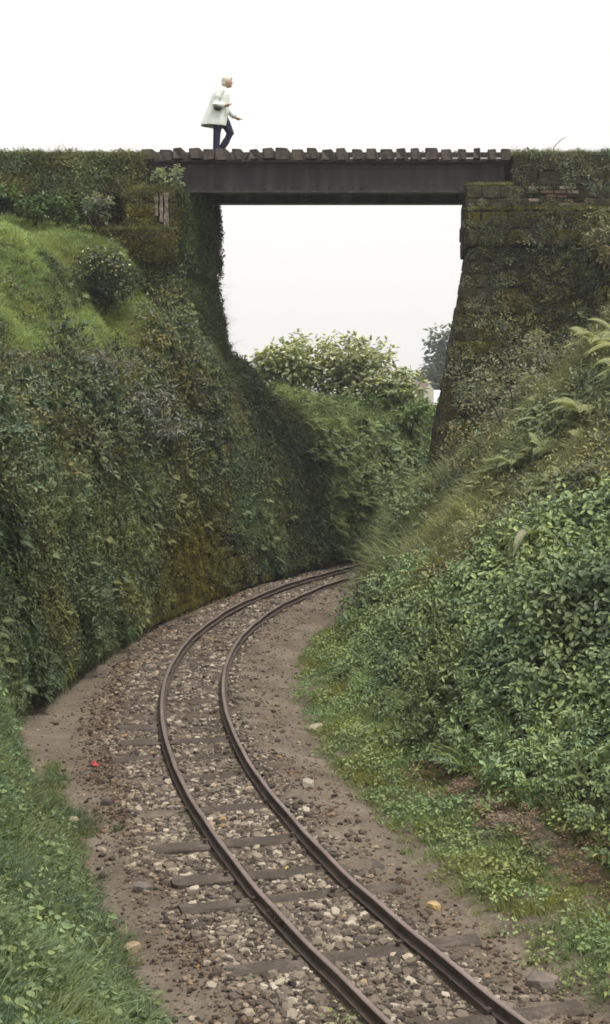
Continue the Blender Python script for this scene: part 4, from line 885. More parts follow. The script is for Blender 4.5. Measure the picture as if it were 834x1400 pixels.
n_ = 46; P = np.c_[rng.uniform(-3.2, 3.3, n_), rng.uniform(29.55, 29.9, n_), rng.uniform(8.62, 8.8, n_)]
scatter('deck_moss', SRC['moss'], P, np.tile([[0, -.5, 1.]], (n_, 1)), yawr(n_), rng.uniform(.5, 1.0, n_), tint(P, (.06, .06, .035), .2, 1, 94), 'moss between the sleepers of the bridge deck', 'moss')
# weeds along the rails
n_ = 90; sr = rng.uniform(3, 16, n_); P = TP(sr, np.where(rng.random(n_) < .5, .395, -.395) + rng.choice([-1, 1], n_)*rng.uniform(.06, .13, n_), -.13)
scatter('rail_weeds', SRC['moss'], P, np.tile([[0, 0, 1.]], (n_, 1)) + rng.normal(0, .2, (n_, 3)), yawr(n_), rng.uniform(.3, .8, n_), tint(P, (.075, .085, .035), .2, 1, 95), 'tiny weeds growing close along the rails', 'weeds')
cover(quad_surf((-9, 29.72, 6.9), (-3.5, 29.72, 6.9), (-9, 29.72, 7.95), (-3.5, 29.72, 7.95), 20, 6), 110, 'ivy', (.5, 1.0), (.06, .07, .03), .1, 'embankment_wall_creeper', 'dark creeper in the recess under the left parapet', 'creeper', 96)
cover(quad_surf((-4.15, 28.8, 6.55), (-2.6, 28.8, 6.55), (-4.15, 28.82, 7.14), (-2.62, 28.82, 7.14), 12, 8), 170, 'moss', (.7, 1.6), (.10, .10, .03), .1, 'lower_ledge_moss', 'olive moss on the lower ledge of the left abutment', 'moss', 97)
cover(quad_surf((-4.15, 28.8, 7.12), (-2.6, 28.8, 7.12), (-4.15, 29.08, 7.13), (-2.62, 29.08, 7.13), 12, 5), 200, 'short_grass', (.5, 1.1), (.13, .14, .045), .8, 'lower_ledge_grass', 'short grass on the lower ledge of the left abutment', 'grass', 98)

# ------------------------------------------------------------------ single plants
def nearest_z(S, x, y):
    V = S.V.reshape(-1, 3); return float(V[np.argmin((V[:, 0]-x)**2 + (V[:, 1]-y)**2), 2])
_fm = {}
def fmat(c, rough=.5, trans=.28, var=.4):
    key = (c, rough, trans)
    if key not in _fm: _fm[key] = foliage('plant_leaf_%d' % len(_fm), c, rough, trans if c[1] < .25 else .42, var)
    return _fm[key]
def shrub(name, loc, rad, nclump, nleaf, leafL, aspect, colr, label, cat, group=None, stems=5, upright=.6, seed=0, droop=.25, base_h=.15, stem_r=.016, trunk=False, shell=.35, lean=(0, 0), pale=0):
    """stems fan out from the base to leaf clumps filling an uneven ellipsoid; leaves face up and outwards"""
    rs = np.random.default_rng(seed + 500); e = empty(name, loc); tag(e, label, cat, group)
    rx, ry, rz = rad; d = rs.normal(size=(nclump, 3)); d /= np.linalg.norm(d, axis=1, keepdims=True); rr = rs.uniform(shell, 1.0, nclump)**.6
    C = d * rr[:, None] * np.array([rx, ry, rz]) * (rs.uniform(.62, 1.3, (nclump, 1)) if trunk else rs.uniform(.8, 1.15, (nclump, 1))); C[:, 2] += rz*.95 + base_h
    C = C[C[:, 2] > base_h*.6]; C[:, 0] += lean[0]*C[:, 2]; C[:, 1] += lean[1]*C[:, 2]; nclump = len(C)
    cr = .32 * (rx*ry*rz)**(1/3) * rs.uniform(.6, 1.2, nclump)
    B = np.repeat(C, nleaf, 0); off = rs.normal(size=(len(B), 3)); off /= np.linalg.norm(off, axis=1, keepdims=True); B = B + off*np.repeat(cr, nleaf)[:, None]*(rs.random((len(B), 1))**.5)
    D = off*.8 + rs.normal(0, .4, B.shape); D[:, 2] *= .6; Nn = off*.5 + np.array([[0, 0, upright*1.6]]) + rs.normal(0, .3, B.shape)
    L = leafL*rs.uniform(.65, 1.25, len(B)); V, F = leaves(B, D, Nn, L, L*aspect, droop)
    lvv = np.repeat(np.clip(np.repeat(rs.normal(.5, .12, nclump), nleaf) + rs.normal(0, .17, len(B)), 0, 1), 8)
    link('crown' if trunk else 'foliage', np_mesh('foliage', V, F, lvv), fmat(colr), e)
    if pale:  # extra pale leaves on top; on the trees they paint overbright highlights as colour
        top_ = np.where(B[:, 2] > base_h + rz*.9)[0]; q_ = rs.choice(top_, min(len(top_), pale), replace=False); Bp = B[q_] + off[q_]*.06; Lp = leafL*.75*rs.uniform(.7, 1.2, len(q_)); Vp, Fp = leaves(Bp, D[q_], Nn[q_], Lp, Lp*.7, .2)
        link('pale_highlight_leaves', np_mesh('pale_highlight_leaves', Vp, Fp, np.repeat(rs.random(len(q_)), 8)), fmat((.62, .64, .47)), e)['label'] = 'pale leaf tips and painted bright highlights on the crown'
    mb = MB()
    if trunk: mb.tube([(0, 0, -.15), (rs.normal(0, .03), rs.normal(0, .03), base_h*.6 + rz*.3), (rs.normal(0, .06), 0, base_h + rz*.8)], [stem_r*2.6, stem_r*2.0, stem_r*1.1], 7)
    for i in rs.choice(nclump, min(stems*2 if trunk else stems, nclump), replace=False):
        c = C[i]; b = np.array([rs.normal(0, .05), rs.normal(0, .05), -.1]) if not trunk else np.array([0, 0, base_h*.5 + rz*rs.uniform(.1, .5)]); m = b*.5 + c*.5 + np.array([0, 0, rz*.12]) + rs.normal(0, .03, 3)
        mb.tube([b, m, c], [stem_r*1.1, stem_r*.75, stem_r*.35], 5)
    mb.build('trunk' if trunk else 'stem', M['bark'], e, True)
    return e
Lz = lambda x, y: nearest_z(LEFT, x, y); Rz = lambda x, y: nearest_z(RIGHT, x, y)
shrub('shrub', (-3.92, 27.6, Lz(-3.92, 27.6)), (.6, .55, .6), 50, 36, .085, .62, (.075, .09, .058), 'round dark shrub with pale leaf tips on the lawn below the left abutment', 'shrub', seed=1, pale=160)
shrub('shrub', (-5.35, 28.5, Lz(-5.35, 28.5)), (.62, .4, .32), 22, 26, .10, .6, (.10, .15, .07), 'low broad-leaved shrub under the far left of the parapet', 'shrub', seed=2)
shrub('shrub', (-4.55, 28.7, Lz(-4.55, 28.7)), (.45, .35, .34), 16, 24, .095, .6, (.10, .145, .065), 'bright broad-leaved shrub behind the round dark shrub', 'shrub', seed=3)
shrub('pale_leaved_plant', (-4.15, 28.75, Lz(-4.15, 28.75) + .25), (.32, .25, .28), 12, 22, .11, .5, (.26, .28, .23), 'pale grey-leaved plant against the dark recess of the left parapet', 'plant', seed=4, stems=4)
shrub('pale_leaved_plant', (-2.75, 29.35, 7.93), (.36, .25, .26), 18, 26, .075, .6, (.30, .34, .23), 'pale green leafy plant sprouting on top of the left abutment beside the girder', 'plant', seed=5, base_h=.05)
# grey sprays leaning down the left bank
for i, (x, y, dz, r) in enumerate(((-3.05, 25.3, .2, .62), (-2.65, 26.2, .15, .58), (-3.55, 24.2, .2, .5))):
    shrub('grey_leaved_shrub', (x, y, Lz(x, y) + dz*.3), (r, r*.6, r*.42), 22, 26, .11, .36, (.20, .21, .185), ('grey-leaved shrub with drooping sprays in the middle of the left bank', 'grey-leaved shrub on the left bank nearest the abutment', 'small grey-leaved shrub at the lower edge of the left lawn')[i], 'shrub', 'grey-leaved shrubs on the left bank', seed=10+i, droop=.4, lean=(.25, -.3))
shrub('leafy_shrub', (-3.35, 20.5, Lz(-3.35, 20.5)), (.6, .7, .5), 24, 26, .10, .5, (.085, .105, .055), 'dark leafy shrub overhanging the bank at the left edge of the picture', 'shrub', seed=14, lean=(.2, -.1))
shrub('yellow_green_shrub', (-3.1, 22.3, Lz(-3.1, 22.3)), (.5, .6, .4), 20, 26, .09, .5, (.13, .135, .05), 'yellowish green shrub bulging from the left bank below the lawn', 'shrub', seed=15, lean=(.2, -.1))
# small trees beyond the bridge
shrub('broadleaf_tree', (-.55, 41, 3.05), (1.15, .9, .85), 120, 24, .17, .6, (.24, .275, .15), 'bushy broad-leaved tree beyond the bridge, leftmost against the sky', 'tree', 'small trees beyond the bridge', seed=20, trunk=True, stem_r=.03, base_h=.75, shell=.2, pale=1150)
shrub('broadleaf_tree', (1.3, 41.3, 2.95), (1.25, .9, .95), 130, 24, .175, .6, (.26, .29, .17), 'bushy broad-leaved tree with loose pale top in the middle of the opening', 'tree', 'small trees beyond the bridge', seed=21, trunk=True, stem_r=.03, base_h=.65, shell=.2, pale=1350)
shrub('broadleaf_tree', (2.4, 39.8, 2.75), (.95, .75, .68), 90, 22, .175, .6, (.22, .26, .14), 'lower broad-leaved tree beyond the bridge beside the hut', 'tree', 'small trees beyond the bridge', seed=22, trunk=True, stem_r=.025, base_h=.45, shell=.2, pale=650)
shrub('reddish_shrub', (-.25, 38, 3.2), (.55, .4, .24), 16, 22, .09, .45, (.15, .085, .06), 'low reddish brown shrub under the leftmost small tree', 'shrub', seed=23)
for i, (x, y, r, z) in enumerate(((2.7, 37.2, .6, 2.9), (3.35, 38.5, .75, 2.6), (1.4, 37.6, .5, 3.1))):
    shrub('leafy_shrub', (x, y, z), (r, r*.8, r*.6), 22, 24, .13, .55, (.115, .165, .06), ('fresh green shrub on the crest of the far bank left of the pier', 'green shrub on the far bank half hidden by the right pier', 'small green shrub on the far bank under the middle tree')[i], 'shrub', seed=24+i)
# far tree right of the hut
shrub('tall_tree', (14.2, 128, 1.9), (3.6, 3.2, 3.4), 90, 40, .55, .6, (.075, .10, .065), 'dark hazy tree behind the right pier beyond the hut', 'tree', seed=30, trunk=True, stem_r=.12, base_h=1.2, shell=.2)
for i, (x, r) in enumerate(((10.6, 1.7), (18.5, 3.0))):
    shrub('tall_tree', (x, 124 + 4*i, 1.9), (r, r, r*.9), 50, 36, .5, .6, (.08, .105, .065), ('smaller dark tree close behind the hut', 'broad tree far behind the right pier')[i], 'tree', seed=31+i, trunk=True, stem_r=.09, base_h=.6, shell=.2)
# right slope
def fern_plant(x, y, z, L, nf, colr, label, group, seed, lean=.0):
    e = empty('fern', (x, y, z)); tag(e, label, 'fern', group); V, F, A = fern(nf, L, .62, seed, .95); link('fronds', np_mesh('fronds', V, F, A), fmat(colr, .6, .3, .3), e)
    mb = MB(); mb.tube([(0, 0, -.15), (0, 0, .03), (0, 0, .07)], [.05, .045, .02], 7); mb.build('rootstock', M['bark'], e); e.rotation_euler = (rng.normal(0, .12), lean, rng.uniform(0, 6))
FL = ['large pale fern arching over the dark hollow on the right slope', 'pale fern at the right edge of the picture above the hollow', 'big fern with drooping fronds left of the hollow', 'upper fern on the right slope beside the worn gully', 'yellowish fern on the ledge near the right edge', 'fern standing highest on the right slope', 'small fern below the grey bush on the right slope']
for i, (x, y, L, c) in enumerate(((4.25, 21.6, 1.0, (.30, .33, .17)), (4.85, 21.2, 1.05, (.31, .34, .18)), (3.75, 22.2, .85, (.27, .31, .16)), (4.75, 23.3, .9, (.30, .32, .16)), (4.95, 22.4, .85, (.33, .34, .16)), (5.3, 24.2, .9, (.28, .31, .16)), (3.3, 22.8, .7, (.24, .28, .14)))):
    fern_plant(x, y, Rz(x, y) + .32, L, 11, c, FL[i], 'ferns on the right slope', i)
for i, (x, y, L) in enumerate(((.3, 33.4, .9), (.85, 33.9, 1.0), (.0, 33.0, .75), (1.35, 34.6, .85))):
    fern_plant(x, y, Lz(x, y) + .15, L, 11, (.16, .21, .085), ('fern in the middle of the bank beyond the bridge', 'largest fern on the bank beyond the bridge', 'fern on the far bank nearest the left abutment', 'rightmost fern on the bank beyond the bridge')[i], 'ferns on the far bank', 20+i)
shrub('grey_bush', (3.65, 25.2, Rz(3.65, 25.2) + .15), (1.0, .8, .6), 54, 30, .085, .5, (.25, .255, .19), 'wide grey green bush on the right slope in front of the pier', 'bush', seed=40)
shrub('grey_bush', (4.55, 26.2, Rz(4.55, 26.2) + .1), (.7, .6, .5), 34, 28, .085, .5, (.26, .265, .2), 'smaller grey green bush higher on the right slope', 'bush', seed=41)
shrub('leafy_shrub', (2.85, 24.2, Rz(2.85, 24.2)), (.6, .5, .55), 30, 26, .075, .5, (.19, .185, .095), 'brownish green shrub between tall grass and grey bush', 'shrub', seed=42)
shrub('leafy_shrub', (1.85, 25.2, Rz(1.85, 25.2) - .05), (.5, .5, .75), 34, 24, .10, .5, (.16, .20, .11), 'upright leafy shrub at the corner where the rails disappear', 'shrub', seed=43)
shrub('leafy_shrub', (1.72, 23.9, Rz(1.72, 23.9) - .05), (.4, .45, .6), 26, 24, .095, .5, (.17, .21, .115), 'upright leafy shrub in front of the tall grass nearest the curve', 'shrub', seed=44)
for i, (x, y, dz, r) in enumerate(((5.75, 28.35, .1, .55), (5.25, 28.5, -.1, .5), (6.1, 28.2, 1.3, .5), (5.9, 28.7, 2.0, .42))):
    shrub('climbing_shrub', (x, y, Rz(x, y) + dz), (r, .35, r*1.1), 30, 24, .10, .42, ((.14, .165, .085), (.12, .15, .075), (.22, .2, .12), (.20, .21, .12))[i], ('leafy shrub leaning on the lower right part of the pier', 'dark leafy shrub against the middle of the pier', 'shrub with pale orange tips beside the pier at the right edge', 'pale shrub under the right parapet at the edge of the picture')[i], 'shrub', 'shrubs growing against the right pier', seed=50+i)
# broad drooping dead leaf plant
e = empty('broad_leaved_plant', (2.62, 17.0, Rz(2.62, 17.0))); tag(e, 'plant with a broad pale drooping leaf in the middle of the nettles', 'plant')
mb = MB(); mb.tube([(0, 0, -.1), (.03, -.02, .4), (.06, -.05, .72)], [.022, .018, .012], 6); mb.build('stem', M['bark'], e, True)
def big_leaf(d, L, W, dr, c):
    n = 9; f = np.linspace(0, 1, n); d = np.array(d)/np.linalg.norm(d); sd = np.cross(d, [0, 0, 1]); sd /= np.linalg.norm(sd); C = d[None]*(L*f)[:, None] - np.array([[0, 0, 1]])*(dr*L*f**2)[:, None]; wv = W*np.sin(np.clip(f, .03, .985)*math.pi)**.7*.5
    V = np.stack([C + sd*wv[:, None] + [0, 0, .02], C - np.array([[0, 0, .015]]), C - sd*wv[:, None] + [0, 0, .02]], 1).reshape(-1, 3) + [.06, -.05, .72]
    o = link('leaf', np_mesh('leaf', V, grid_faces(n, 3), np.full(len(V), .5)), fmat(c), e)
for d, L, W, dr, c in (((-.6, -.7, .6), .42, .12, 1.15, (.30, .30, .19)), ((.7, -.5, .5), .5, .16, .8, (.2, .24, .11)), ((.2, .7, .6), .45, .15, .7, (.16, .2, .09)), ((-.9, .2, .4), .42, .14, .9, (.17, .21, .1))): big_leaf(d, L, W, dr, c)
# weed by the left rail
p = TP(3.55, .60, -.15); e = empty('weed', p); tag(e, 'small bright green weed growing against the left rail', 'weed')
V, F, A = s_weed(0); link('leaves', np_mesh('leaves', V*.95, F, A), fmat((.2, .27, .1)), e)
mb = MB(); [mb.tube([(0, 0, -.02), (.04*math.cos(a), .04*math.sin(a), .07)], [.005, .003], 5) for a in (0, 1.4, 2.8, 4.4)]; mb.build('stem', M['bark'], e)
# bare twig on the right parapet
mb = MB(); mb.tube([(5.02, 29.5, 8.66), (5.05, 29.48, 8.85), (5.17, 29.46, 8.98), (5.3, 29.45, 9.06)], [.012, .010, .008, .004], 5); mb.v = [tuple(Vector(q) - Vector((5.02, 29.5, 8.66))) for q in mb.v]
o = mb.build('twig', M['bark']); o.location = (5.02, 29.5, 8.66); tag(o, 'thin bare dark twig sticking up from the right parapet', 'twig')

# ------------------------------------------------------------------ hut beyond the field
M['hut_dark'] = plain('weathered_boards', (.11, .09, .085), .9, .2, .25, 3); M['hut_pale'] = plain('pale_plaster', (.42, .39, .35), .9, .2, .1, 2); M['tin'] = plain('pale_tin_roof', (.55, .56, .57), .5, .4, .08, 2)
M['hut_roof'] = plain('rusty_sheet_roof', (.13, .10, .09), .8, .25, .25, 2)
hz0 = float(ground_z(np.array([8.6]), np.array([110.]))[0]); H = empty('hut', (8.4, 110, hz0)); tag(H, 'small dark hut with a pale gable end beyond the field', 'hut')
zr = 4.68 - hz0; ze = zr - .55
def hp(name, mat, fn): mb = MB(); fn(mb); return mb.build(name, M[mat], H)
hp('wall', 'hut_dark', lambda mb: mb.box(-2.2, .62, -1.0, 3.0, -.3, ze))
hp('gable', 'hut_pale', lambda mb: mb.poly([(.63, -1, -.3), (1.55, .6, -.3), (1.55, .6, ze), (1.05, -.25, zr-.05), (.63, -1, ze), (.6, -1, -.3)], [[0, 1, 2, 3, 4]]))
rf = hp('roof', 'hut_roof', lambda mb: mb.poly([(-2.4, -1.2, ze-.08), (.7, -1.2, ze-.08), (1.15, -.3, zr), (-2.4, -.3, zr), (-2.4, -1.2, ze-.03), (.7, -1.2, ze-.03), (1.15, -.3, zr+.05), (-2.4, -.3, zr+.05), (-2.4, 3.1, ze), (1.6, 3.1, ze)], [[0, 3, 2, 1], [4, 5, 6, 7], [0, 1, 5, 4], [1, 2, 6, 5], [2, 3, 7, 6], [3, 0, 4, 7], [7, 6, 9, 8]]))
mb = MB(); [mb.box(x-.015, x+.015, -1.02, -1.001, 0, ze-.1) for x in np.arange(-2.1, .6, .3)]; mb.build('batten', M['hut_dark'], H)
S_ = empty('shed', (10.6, 113, hz0)); tag(S_, 'shed with a white tin roof beside the hut at the pier edge', 'shed')
mb = MB(); mb.box(-.9, 4, 0, 3, -.3, .9); mb.build('wall', M['hut_pale'], S_)
mb = MB(); mb.poly([(-1.1, -.3, .85), (4.2, -.3, .85), (4.2, 1.6, 2.0), (-.6, 1.6, 2.0), (-1.1, -.3, .91), (4.2, -.3, .91), (4.2, 1.6, 2.06), (-.6, 1.6, 2.06), (4.2, 3.2, .9), (-1.1, 3.2, .9)], [[0, 3, 2, 1], [4, 5, 6, 7], [0, 1, 5, 4], [3, 0, 4, 7], [1, 2, 6, 5], [7, 6, 8, 9]]); mb.build('roof', M['tin'], S_)

# ------------------------------------------------------------------ person walking on the bridge
M['skin'] = plain('skin', (.42, .26, .19), .6, .3, .05); M['coat'] = plain('pale_coat_cloth', (.70, .74, .70), .9, .1, .05, 6); M['trousers'] = plain('dark_trousers', (.022, .024, .05), .9, .15, .15); M['hair'] = plain('white_hair', (.58, .54, .46), .9, .15, .12, 40); M['shoe'] = plain('dark_shoe', (.03, .025, .022), .6, .3); M['bag'] = plain('dark_bag', (.05, .04, .045), .7, .3)
pz = 8.84; man = empty('person', (-1.85, 30.62, pz)); tag(man, 'person in a pale open coat and dark trousers walking right along the bridge', 'person'); man.scale = (1.04,)*3
def remesh(o, vs=.012, it=4):
    m_ = o.modifiers.new('remesh', 'REMESH'); m_.mode = 'VOXEL'; m_.voxel_size = vs; m_.use_smooth_shade = True; s_ = o.modifiers.new('smooth', 'SMOOTH'); s_.iterations = it; s_.factor = .5
# joints: x forward (to the right), y away from the camera, z up
hip_n, hip_f = (.04, -.09, .86), (.06, .09, .86); kn_n, an_n = (.0, -.09, .46), (-.01, -.085, .09); kn_f, an_f = (.26, .09, .49), (.07, .09, .19)
neck, head = (.13, 0, 1.36), (.215, 0, 1.485)
sh_n, sh_f = (.09, -.19, 1.28), (.10, .19, 1.28); el_n, wr_n = (-.03, -.25, 1.0), (.17, -.20, .99); el_f, wr_f = (.18, .26, 1.02), (.36, .24, .83)
mb = MB()
mb.tube([(.05, 0, .84), (.05, 0, 1.0), (.08, 0, 1.2), (.10, 0, 1.32), neck], [.14, .13, .15, .12, .06], 12); mb.tube([(.12, 0, 1.32), (.17, 0, 1.42)], [.055, .05], 10)
mb.ball(head, (.095, .075, .115), 14, 10); mb.ball((.255, 0, 1.43), (.05, .05, .055), 10, 7); mb.tube([(.285, 0, 1.50), (.322, 0, 1.465)], [.012, .017], 6)     # jaw, nose
mb.ball((.205, -.076, 1.475), (.022, .012, .032), 8, 6); mb.ball((.205, .076, 1.475), (.022, .012, .032), 8, 6)                                               # ears
mb.tube([sh_f, sh_n], [.06, .06], 8)
for a, b, c in ((sh_n, el_n, wr_n), (sh_f, el_f, wr_f)): mb.tube([a, b, c], [.052, .042, .03], 9)
for a, b, c in ((hip_n, kn_n, an_n), (hip_f, kn_f, an_f)): mb.tube([a, b, c], [.085, .058, .04], 9)
for wr, d in ((wr_n, Vector((.95, .1, .12))), (wr_f, Vector((.9, 0, -.35)))):       # hands: palm, four curled fingers, thumb
    d.normalize(); wv = Vector(wr); sd = Vector((0, 1, 0)); nn = d.cross(sd)
    mb.tube([wv, wv + d*.05, wv + d*.09], [.028, .036, .030], 8)
    for kf in range(4):
        b = wv + d*.085 + sd*(-.027 + .018*kf); ln = (.062, .074, .07, .054)[kf]; mb.tube([b, b + d*ln*.5 + nn*.006, b + d*ln*.85 + nn*.03], [.0095, .009, .0075], 6)
    b = wv + d*.03 - sd*.03; mb.tube([b, b - sd*.022 + d*.03, b - sd*.022 + d*.06 + nn*.012], [.012, .011, .009], 6)
body = mb.build('body', M['skin'], man, True); remesh(body, .0085, 2)
mb = MB(); mb.tube([hip_n, (.02, -.092, .66), kn_n, (-.012, -.088, .25), (-.02, -.085, .10)], [.115, .10, .078, .072, .068], 12); mb.tube([hip_f, (.17, .09, .68), kn_f, (.175, .09, .33), (.085, .09, .195)], [.115, .10, .082, .074, .066], 12); mb.ball((.05, 0, .87), (.14, .16, .11), 12, 8)
tr = mb.build('trousers', M['trousers'], man, True); remesh(tr, .012, 4)
for (ax, ay, az, ti) in ((-.01, -.085, .07, 0), (.075, .09, .16, .75)):
    mb = MB(); c_, s_ = math.cos(ti), math.sin(ti); f = lambda x, z: (ax + x*c_ + z*s_, ay, az - x*s_ + z*c_)
    mb.tube([f(-.06, -.02), f(0, -.01), f(.09, -.03), f(.17, -.042)], [.038, .045, .04, .026], 9); sh = mb.build('shoe', M['shoe'], man, True); remesh(sh, .01, 3)
# coat: loft of open rings, flaring backwards, open at the front
rings = [(1.385, .11, .07, .075, .25), (1.33, .10, .12, .15, .3), (1.27, .095, .165, .215, .35), (1.15, .075, .185, .215, .4), (1.0, .045, .20, .205, .5), (.85, .015, .225, .21, .66), (.70, -.015, .25, .215, .8), (.585, -.04, .265, .22, .9)]
Vc = []
for (zz, cx_, rx_, ry_, gap) in rings:
    for q in range(25):
        a = gap*.5 + (2*math.pi - gap)*q/24; rip = 1 + .11*math.sin(7*a + zz*3)*(1.38-zz) + .05*math.sin(13*a - zz*5)*(1.38-zz); Vc.append((cx_ + rx_*rip*math.cos(a) - .13*(1-math.cos(a))*.5*(1.38-zz)*.25, ry_*rip*math.sin(a), zz + .05*(1-math.cos(a))*(1.3-zz)*.5))
Vc = np.array(Vc).reshape(8, 25, 3)
coat = link('coat', np_mesh('coat', Vc.reshape(-1, 3), grid_faces(8, 25), smooth=True), M['coat'], man); so = coat.modifiers.new('thick', 'SOLIDIFY'); so.thickness = .012; so.offset = 1; sb_ = coat.modifiers.new('sub', 'SUBSURF'); sb_.levels = 1; sb_.render_levels = 1
for a, b, c in ((sh_n, el_n, wr_n), (sh_f, el_f, wr_f)):
    a, b, c = Vector(a), Vector(b), Vector(c); mb = MB(); mb.ball(a, (.085, .08, .08), 10, 7); mb.tube([a, a.lerp(b, .5), b, b.lerp(c, .5), b.lerp(c, .93)], [.082, .078, .072, .066, .06], 11); sl_ = mb.build('sleeve', M['coat'], man, True); remesh(sl_, .012, 4)
mb = MB(); mb.ball((.195, 0, 1.525), (.105, .087, .088), 14, 9); mb.ball((.15, 0, 1.465), (.062, .075, .065), 10, 7); mb.ball((.275, 0, 1.565), (.045, .06, .03), 9, 6); hr = mb.build('hair', M['hair'], man, True); remesh(hr, .012, 2)
mb = MB(); mb.tube([(.06, -.215, 1.24), (.0, -.232, 1.1), (-.02, -.245, .94)], [.012, .012, .012], 6); mb.ball((.03, -.25, .93), (.085, .04, .055), 10, 7); bg_ = mb.build('shoulder_bag', M['bag'], man, True)

# ------------------------------------------------------------------ litter and single stones
def scrap(name, xy, size, c, label, cat, seed):
    rs = np.random.default_rng(seed); n = 5; a, b = np.meshgrid(np.linspace(-.5, .5, n), np.linspace(-.5, .5, n), indexing='ij'); V = np.stack([a*size, b*size*.7, np.abs(rs.normal(0, .12, (n, n)))*size], -1).reshape(-1, 3)
    o = link(name, np_mesh(name, V, grid_faces(n, n)), plain(name + '_paper', c, .6, .3, .05)); so = o.modifiers.new('thick', 'SOLIDIFY'); so.thickness = .002
    P = np.array([[xy[0], xy[1], 0.]]); o.location = (xy[0], xy[1], float(bed_height(P)[0]) + .012); o.rotation_euler = (0, 0, rs.uniform(0, 6)); tag(o, label, cat); return o
scrap('paper_scrap', (-1.50, 10.0), .075, (.75, .77, .8), 'small white paper scrap on the dirt path', 'paper', 1)
scrap('red_wrapper', (-2.29, 15.3), .13, (.30, .045, .04), 'red wrapper lying between the path and the ballast', 'wrapper', 2)
scrap('yellow_leaf', (-.18, 11.75), .09, (.42, .38, .14), 'yellow fallen leaf between the rails', 'leaf', 3)
def big_stone(xy, size, c, label, seed):
    bm = bmesh.new(); bmesh.ops.create_icosphere(bm, subdivisions=2, radius=.5); rs = np.random.default_rng(seed)
    for v in bm.verts: q = np.array(v.co); q = q*(1 + .25*float(fbm(q[None]*1.0 + seed, 2.2, 2, seed)[0])); v.co = np.clip(q, -.4, .4)*[1, .75, .6]
    me = bpy.data.meshes.new('stone'); bm.to_mesh(me); bm.free(); o = link('stone', me, surf('stone_colour_%d' % seed, [(.3, tuple(x*.6 for x in c)), (.6, c)], 6, .9, .6, .02)); P = np.array([[xy[0], xy[1], 0.]])
    o.location = (xy[0], xy[1], float(bed_height(P)[0]) + size*.13); o.scale = (size,)*3; o.rotation_euler = (rs.uniform(-.2, .2), rs.uniform(-.2, .2), rs.uniform(0, 6)); tag(o, label, 'stone', 'single stones beside the track')
for i, (xy, sz, c, lb) in enumerate((((1.02, 11.0), .15, (.5, .36, .18), 'yellowish stone at the edge of the right grass strip'), ((-2.22, 13.35), .17, (.42, .36, .26), 'pale flat stone on the path beside the left verge'), ((-1.33, 11.35), .17, (.19, .165, .15), 'grey boulder at the edge of the left ballast shoulder'), ((.03, 14.1), .2, (.42, .38, .31), 'pale flat stone on the earth right of the rails'),
        ((1.62, 9.45), .3, (.2, .165, .14), 'large brown stone half buried beside the right grass'), ((-1.95, 13.75), .15, (.09, .075, .07), 'dark stone on the path'), ((.12, 16.8), .26, (.4, .33, .24), 'flat buff stone on the earth along the curve'), ((-1.28, 10.2), .17, (.35, .27, .18), 'buff stone on the left ballast shoulder'), ((1.95, 11.1), .3, (.33, .29, .25), 'pale slab at the foot of the nettles'))):
    big_stone(xy, sz, c, lb, 300+i)

# ------------------------------------------------------------------ damp air
m_ = bpy.data.materials.new('damp_air'); m_.use_nodes = True; nt = m_.node_tree; nt.nodes.clear(); out = nt.nodes.new('ShaderNodeOutputMaterial'); pv = nt.nodes.new('ShaderNodeVolumePrincipled')
pv.inputs['Color'].default_value = (.92, .95, 1, 1); pv.inputs['Density'].default_value = .0009; pv.inputs['Anisotropy'].default_value = .2; nt.links.new(pv.outputs[0], out.inputs['Volume'])
mb = MB(); mb.box(-275, 345, -75, 435, -22, 24); o = mb.build('haze', m_); tag(o, 'thin pale damp air over the whole cutting', 'haze', kind='stuff')
# dry leaf litter on the bare earth below the nettles
n_ = 420; P = TP(rng.uniform(3, 9, n_), -rng.normal(2.18, .16, n_)); P = snap(P, RIGHT, .01)
scatter('leaf_litter', SRC['weed'], P, np.tile([[0, 0, 1.]], (n_, 1)) + rng.normal(0, .2, (n_, 3)), yawr(n_), np.c_[rng.uniform(.5, 1.1, (n_, 2)), np.full((n_, 1), .15)], tint(P, (.20, .14, .09), .35, 2, 99), 'dry brown leaf litter on the bare earth below the nettles', 'leaf litter')
cover(quad_surf((-4.2, 28.45, 4.2), (-1.95, 28.75, 4.2), (-3.7, 29.15, 6.6), (-2.62, 29.2, 6.6), 14, 12), 150, 'ivy', (.5, 1.1), (.10, .12, .05), .15, 'abutment_front_creeper', 'creeper over the front of the left abutment above the bank', 'creeper', 101)
cover(quad_surf((-4.2, 28.45, 4.2), (-1.95, 28.75, 4.2), (-3.7, 29.15, 6.6), (-2.62, 29.2, 6.6), 14, 12), 22, 'bush', (.3, .6), (.13, .15, .07), .4, 'abutment_front_herbs', 'leafy herbs in front of the left abutment', 'herbs', 102)
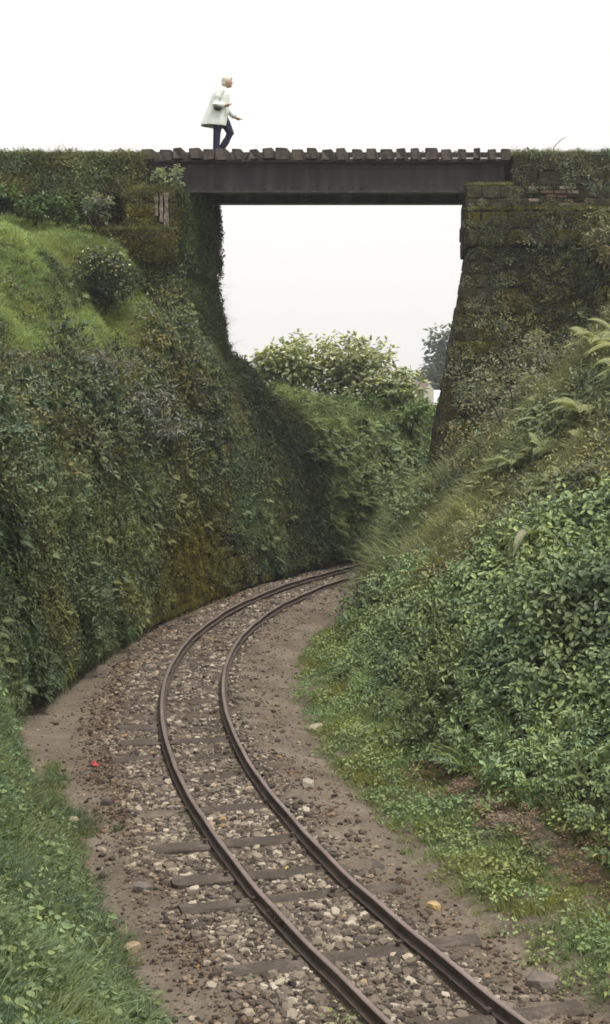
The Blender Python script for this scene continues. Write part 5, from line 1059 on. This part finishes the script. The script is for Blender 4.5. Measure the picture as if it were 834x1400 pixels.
# lime streaks on the left abutment block
for x, z0, z1, w_ in ((-2.98, 7.42, 7.86, .05), (-2.88, 7.3, 7.83, .04), (-2.78, 7.2, 7.88, .06)):
    mb = MB(); n = 9; L0 = Vector(AL.location)
    for k_ in range(n):
        zz = z0 + (z1-z0)*k_/(n-1); ww = w_*(.35 + .65*random.random()); mb.v += [(x-ww, 28.985 + random.uniform(-.006, .006), zz), (x+ww, 28.985, zz), (x+ww, 29.05, zz), (x-ww, 29.05, zz)]
    mb.f = [[i*4+j, i*4+(j+1) % 4, i*4+4+(j+1) % 4, i*4+4+j] for i in range(n-1) for j in range(4)] + [[3, 2, 1, 0], [n*4-4, n*4-3, n*4-2, n*4-1]]
    mb.v = [tuple(Vector(q) - L0) for q in mb.v]; o = mb.build('lime_streak', M['pale_stone'], AL)
# rougher plants within the lawn
P, N = LEFT.density(40); P, N = cull(P, N, dmax=45); s, u = to_su(P); k = (P[:, 2] > 4.5) & (s > 13) & (s < 26) & (u > 2.7) & (P[:, 1] < 29.5) & (rng.random(len(P)) < np.clip(.25 + .9*fbm(P, .9, 2, 141), .03, .8))
scatter('lawn_tufts', SRC['tall_grass'], P[k], up_mix(N[k], .7, .25), yawr(k.sum()), rng.uniform(.2, .42, k.sum()), tint(P[k], (.22, .25, .10), .35, 1, 142, .2), 'longer grass tufts standing in the upper left lawn', 'grass')
k = (P[:, 2] > 4.5) & (s > 13) & (s < 26) & (u > 2.7) & (P[:, 1] < 29.5) & (rng.random(len(P)) < np.clip(-.1 + .9*fbm(P, 1.1, 2, 143), .0, .4))
scatter('lawn_weeds', SRC['weed'], P[k], up_mix(N[k], .6, .25), yawr(k.sum()), rng.uniform(.8, 1.5, k.sum()), tint(P[k], (.15, .19, .085), .35, 1, 144, .2), 'broad-leaved weeds in the upper left lawn', 'weeds')
# uneven growth on both parapet tops
for x0, x1, sd_, nm, lb in ((-9, -3.35, 151, 'parapet_shrubs', 'uneven low growth along the top of the left parapet'), (4.3, 8.2, 152, 'parapet_shrubs', 'uneven low growth along the top of the right parapet')):
    n_ = int((x1-x0)*26); P = np.c_[rng.uniform(x0, x1, n_), 29.4 + rng.uniform(0, 1, n_)**2*1.2, np.full(n_, 8.66)]; k = rng.random(n_) < np.clip(.35 + 1.2*fbm(P, .9, 2, sd_), .03, 1); P = P[k]; n_ = len(P)
    scatter(nm, SRC['bush'], P, np.tile([[0, -.4, 1.]], (n_, 1)) + rng.normal(0, .35, (n_, 3)), yawr(n_), rng.uniform(.18, .42, n_), tint(P, (.15, .165, .075), .4, 1, sd_, .25), lb, 'plants')
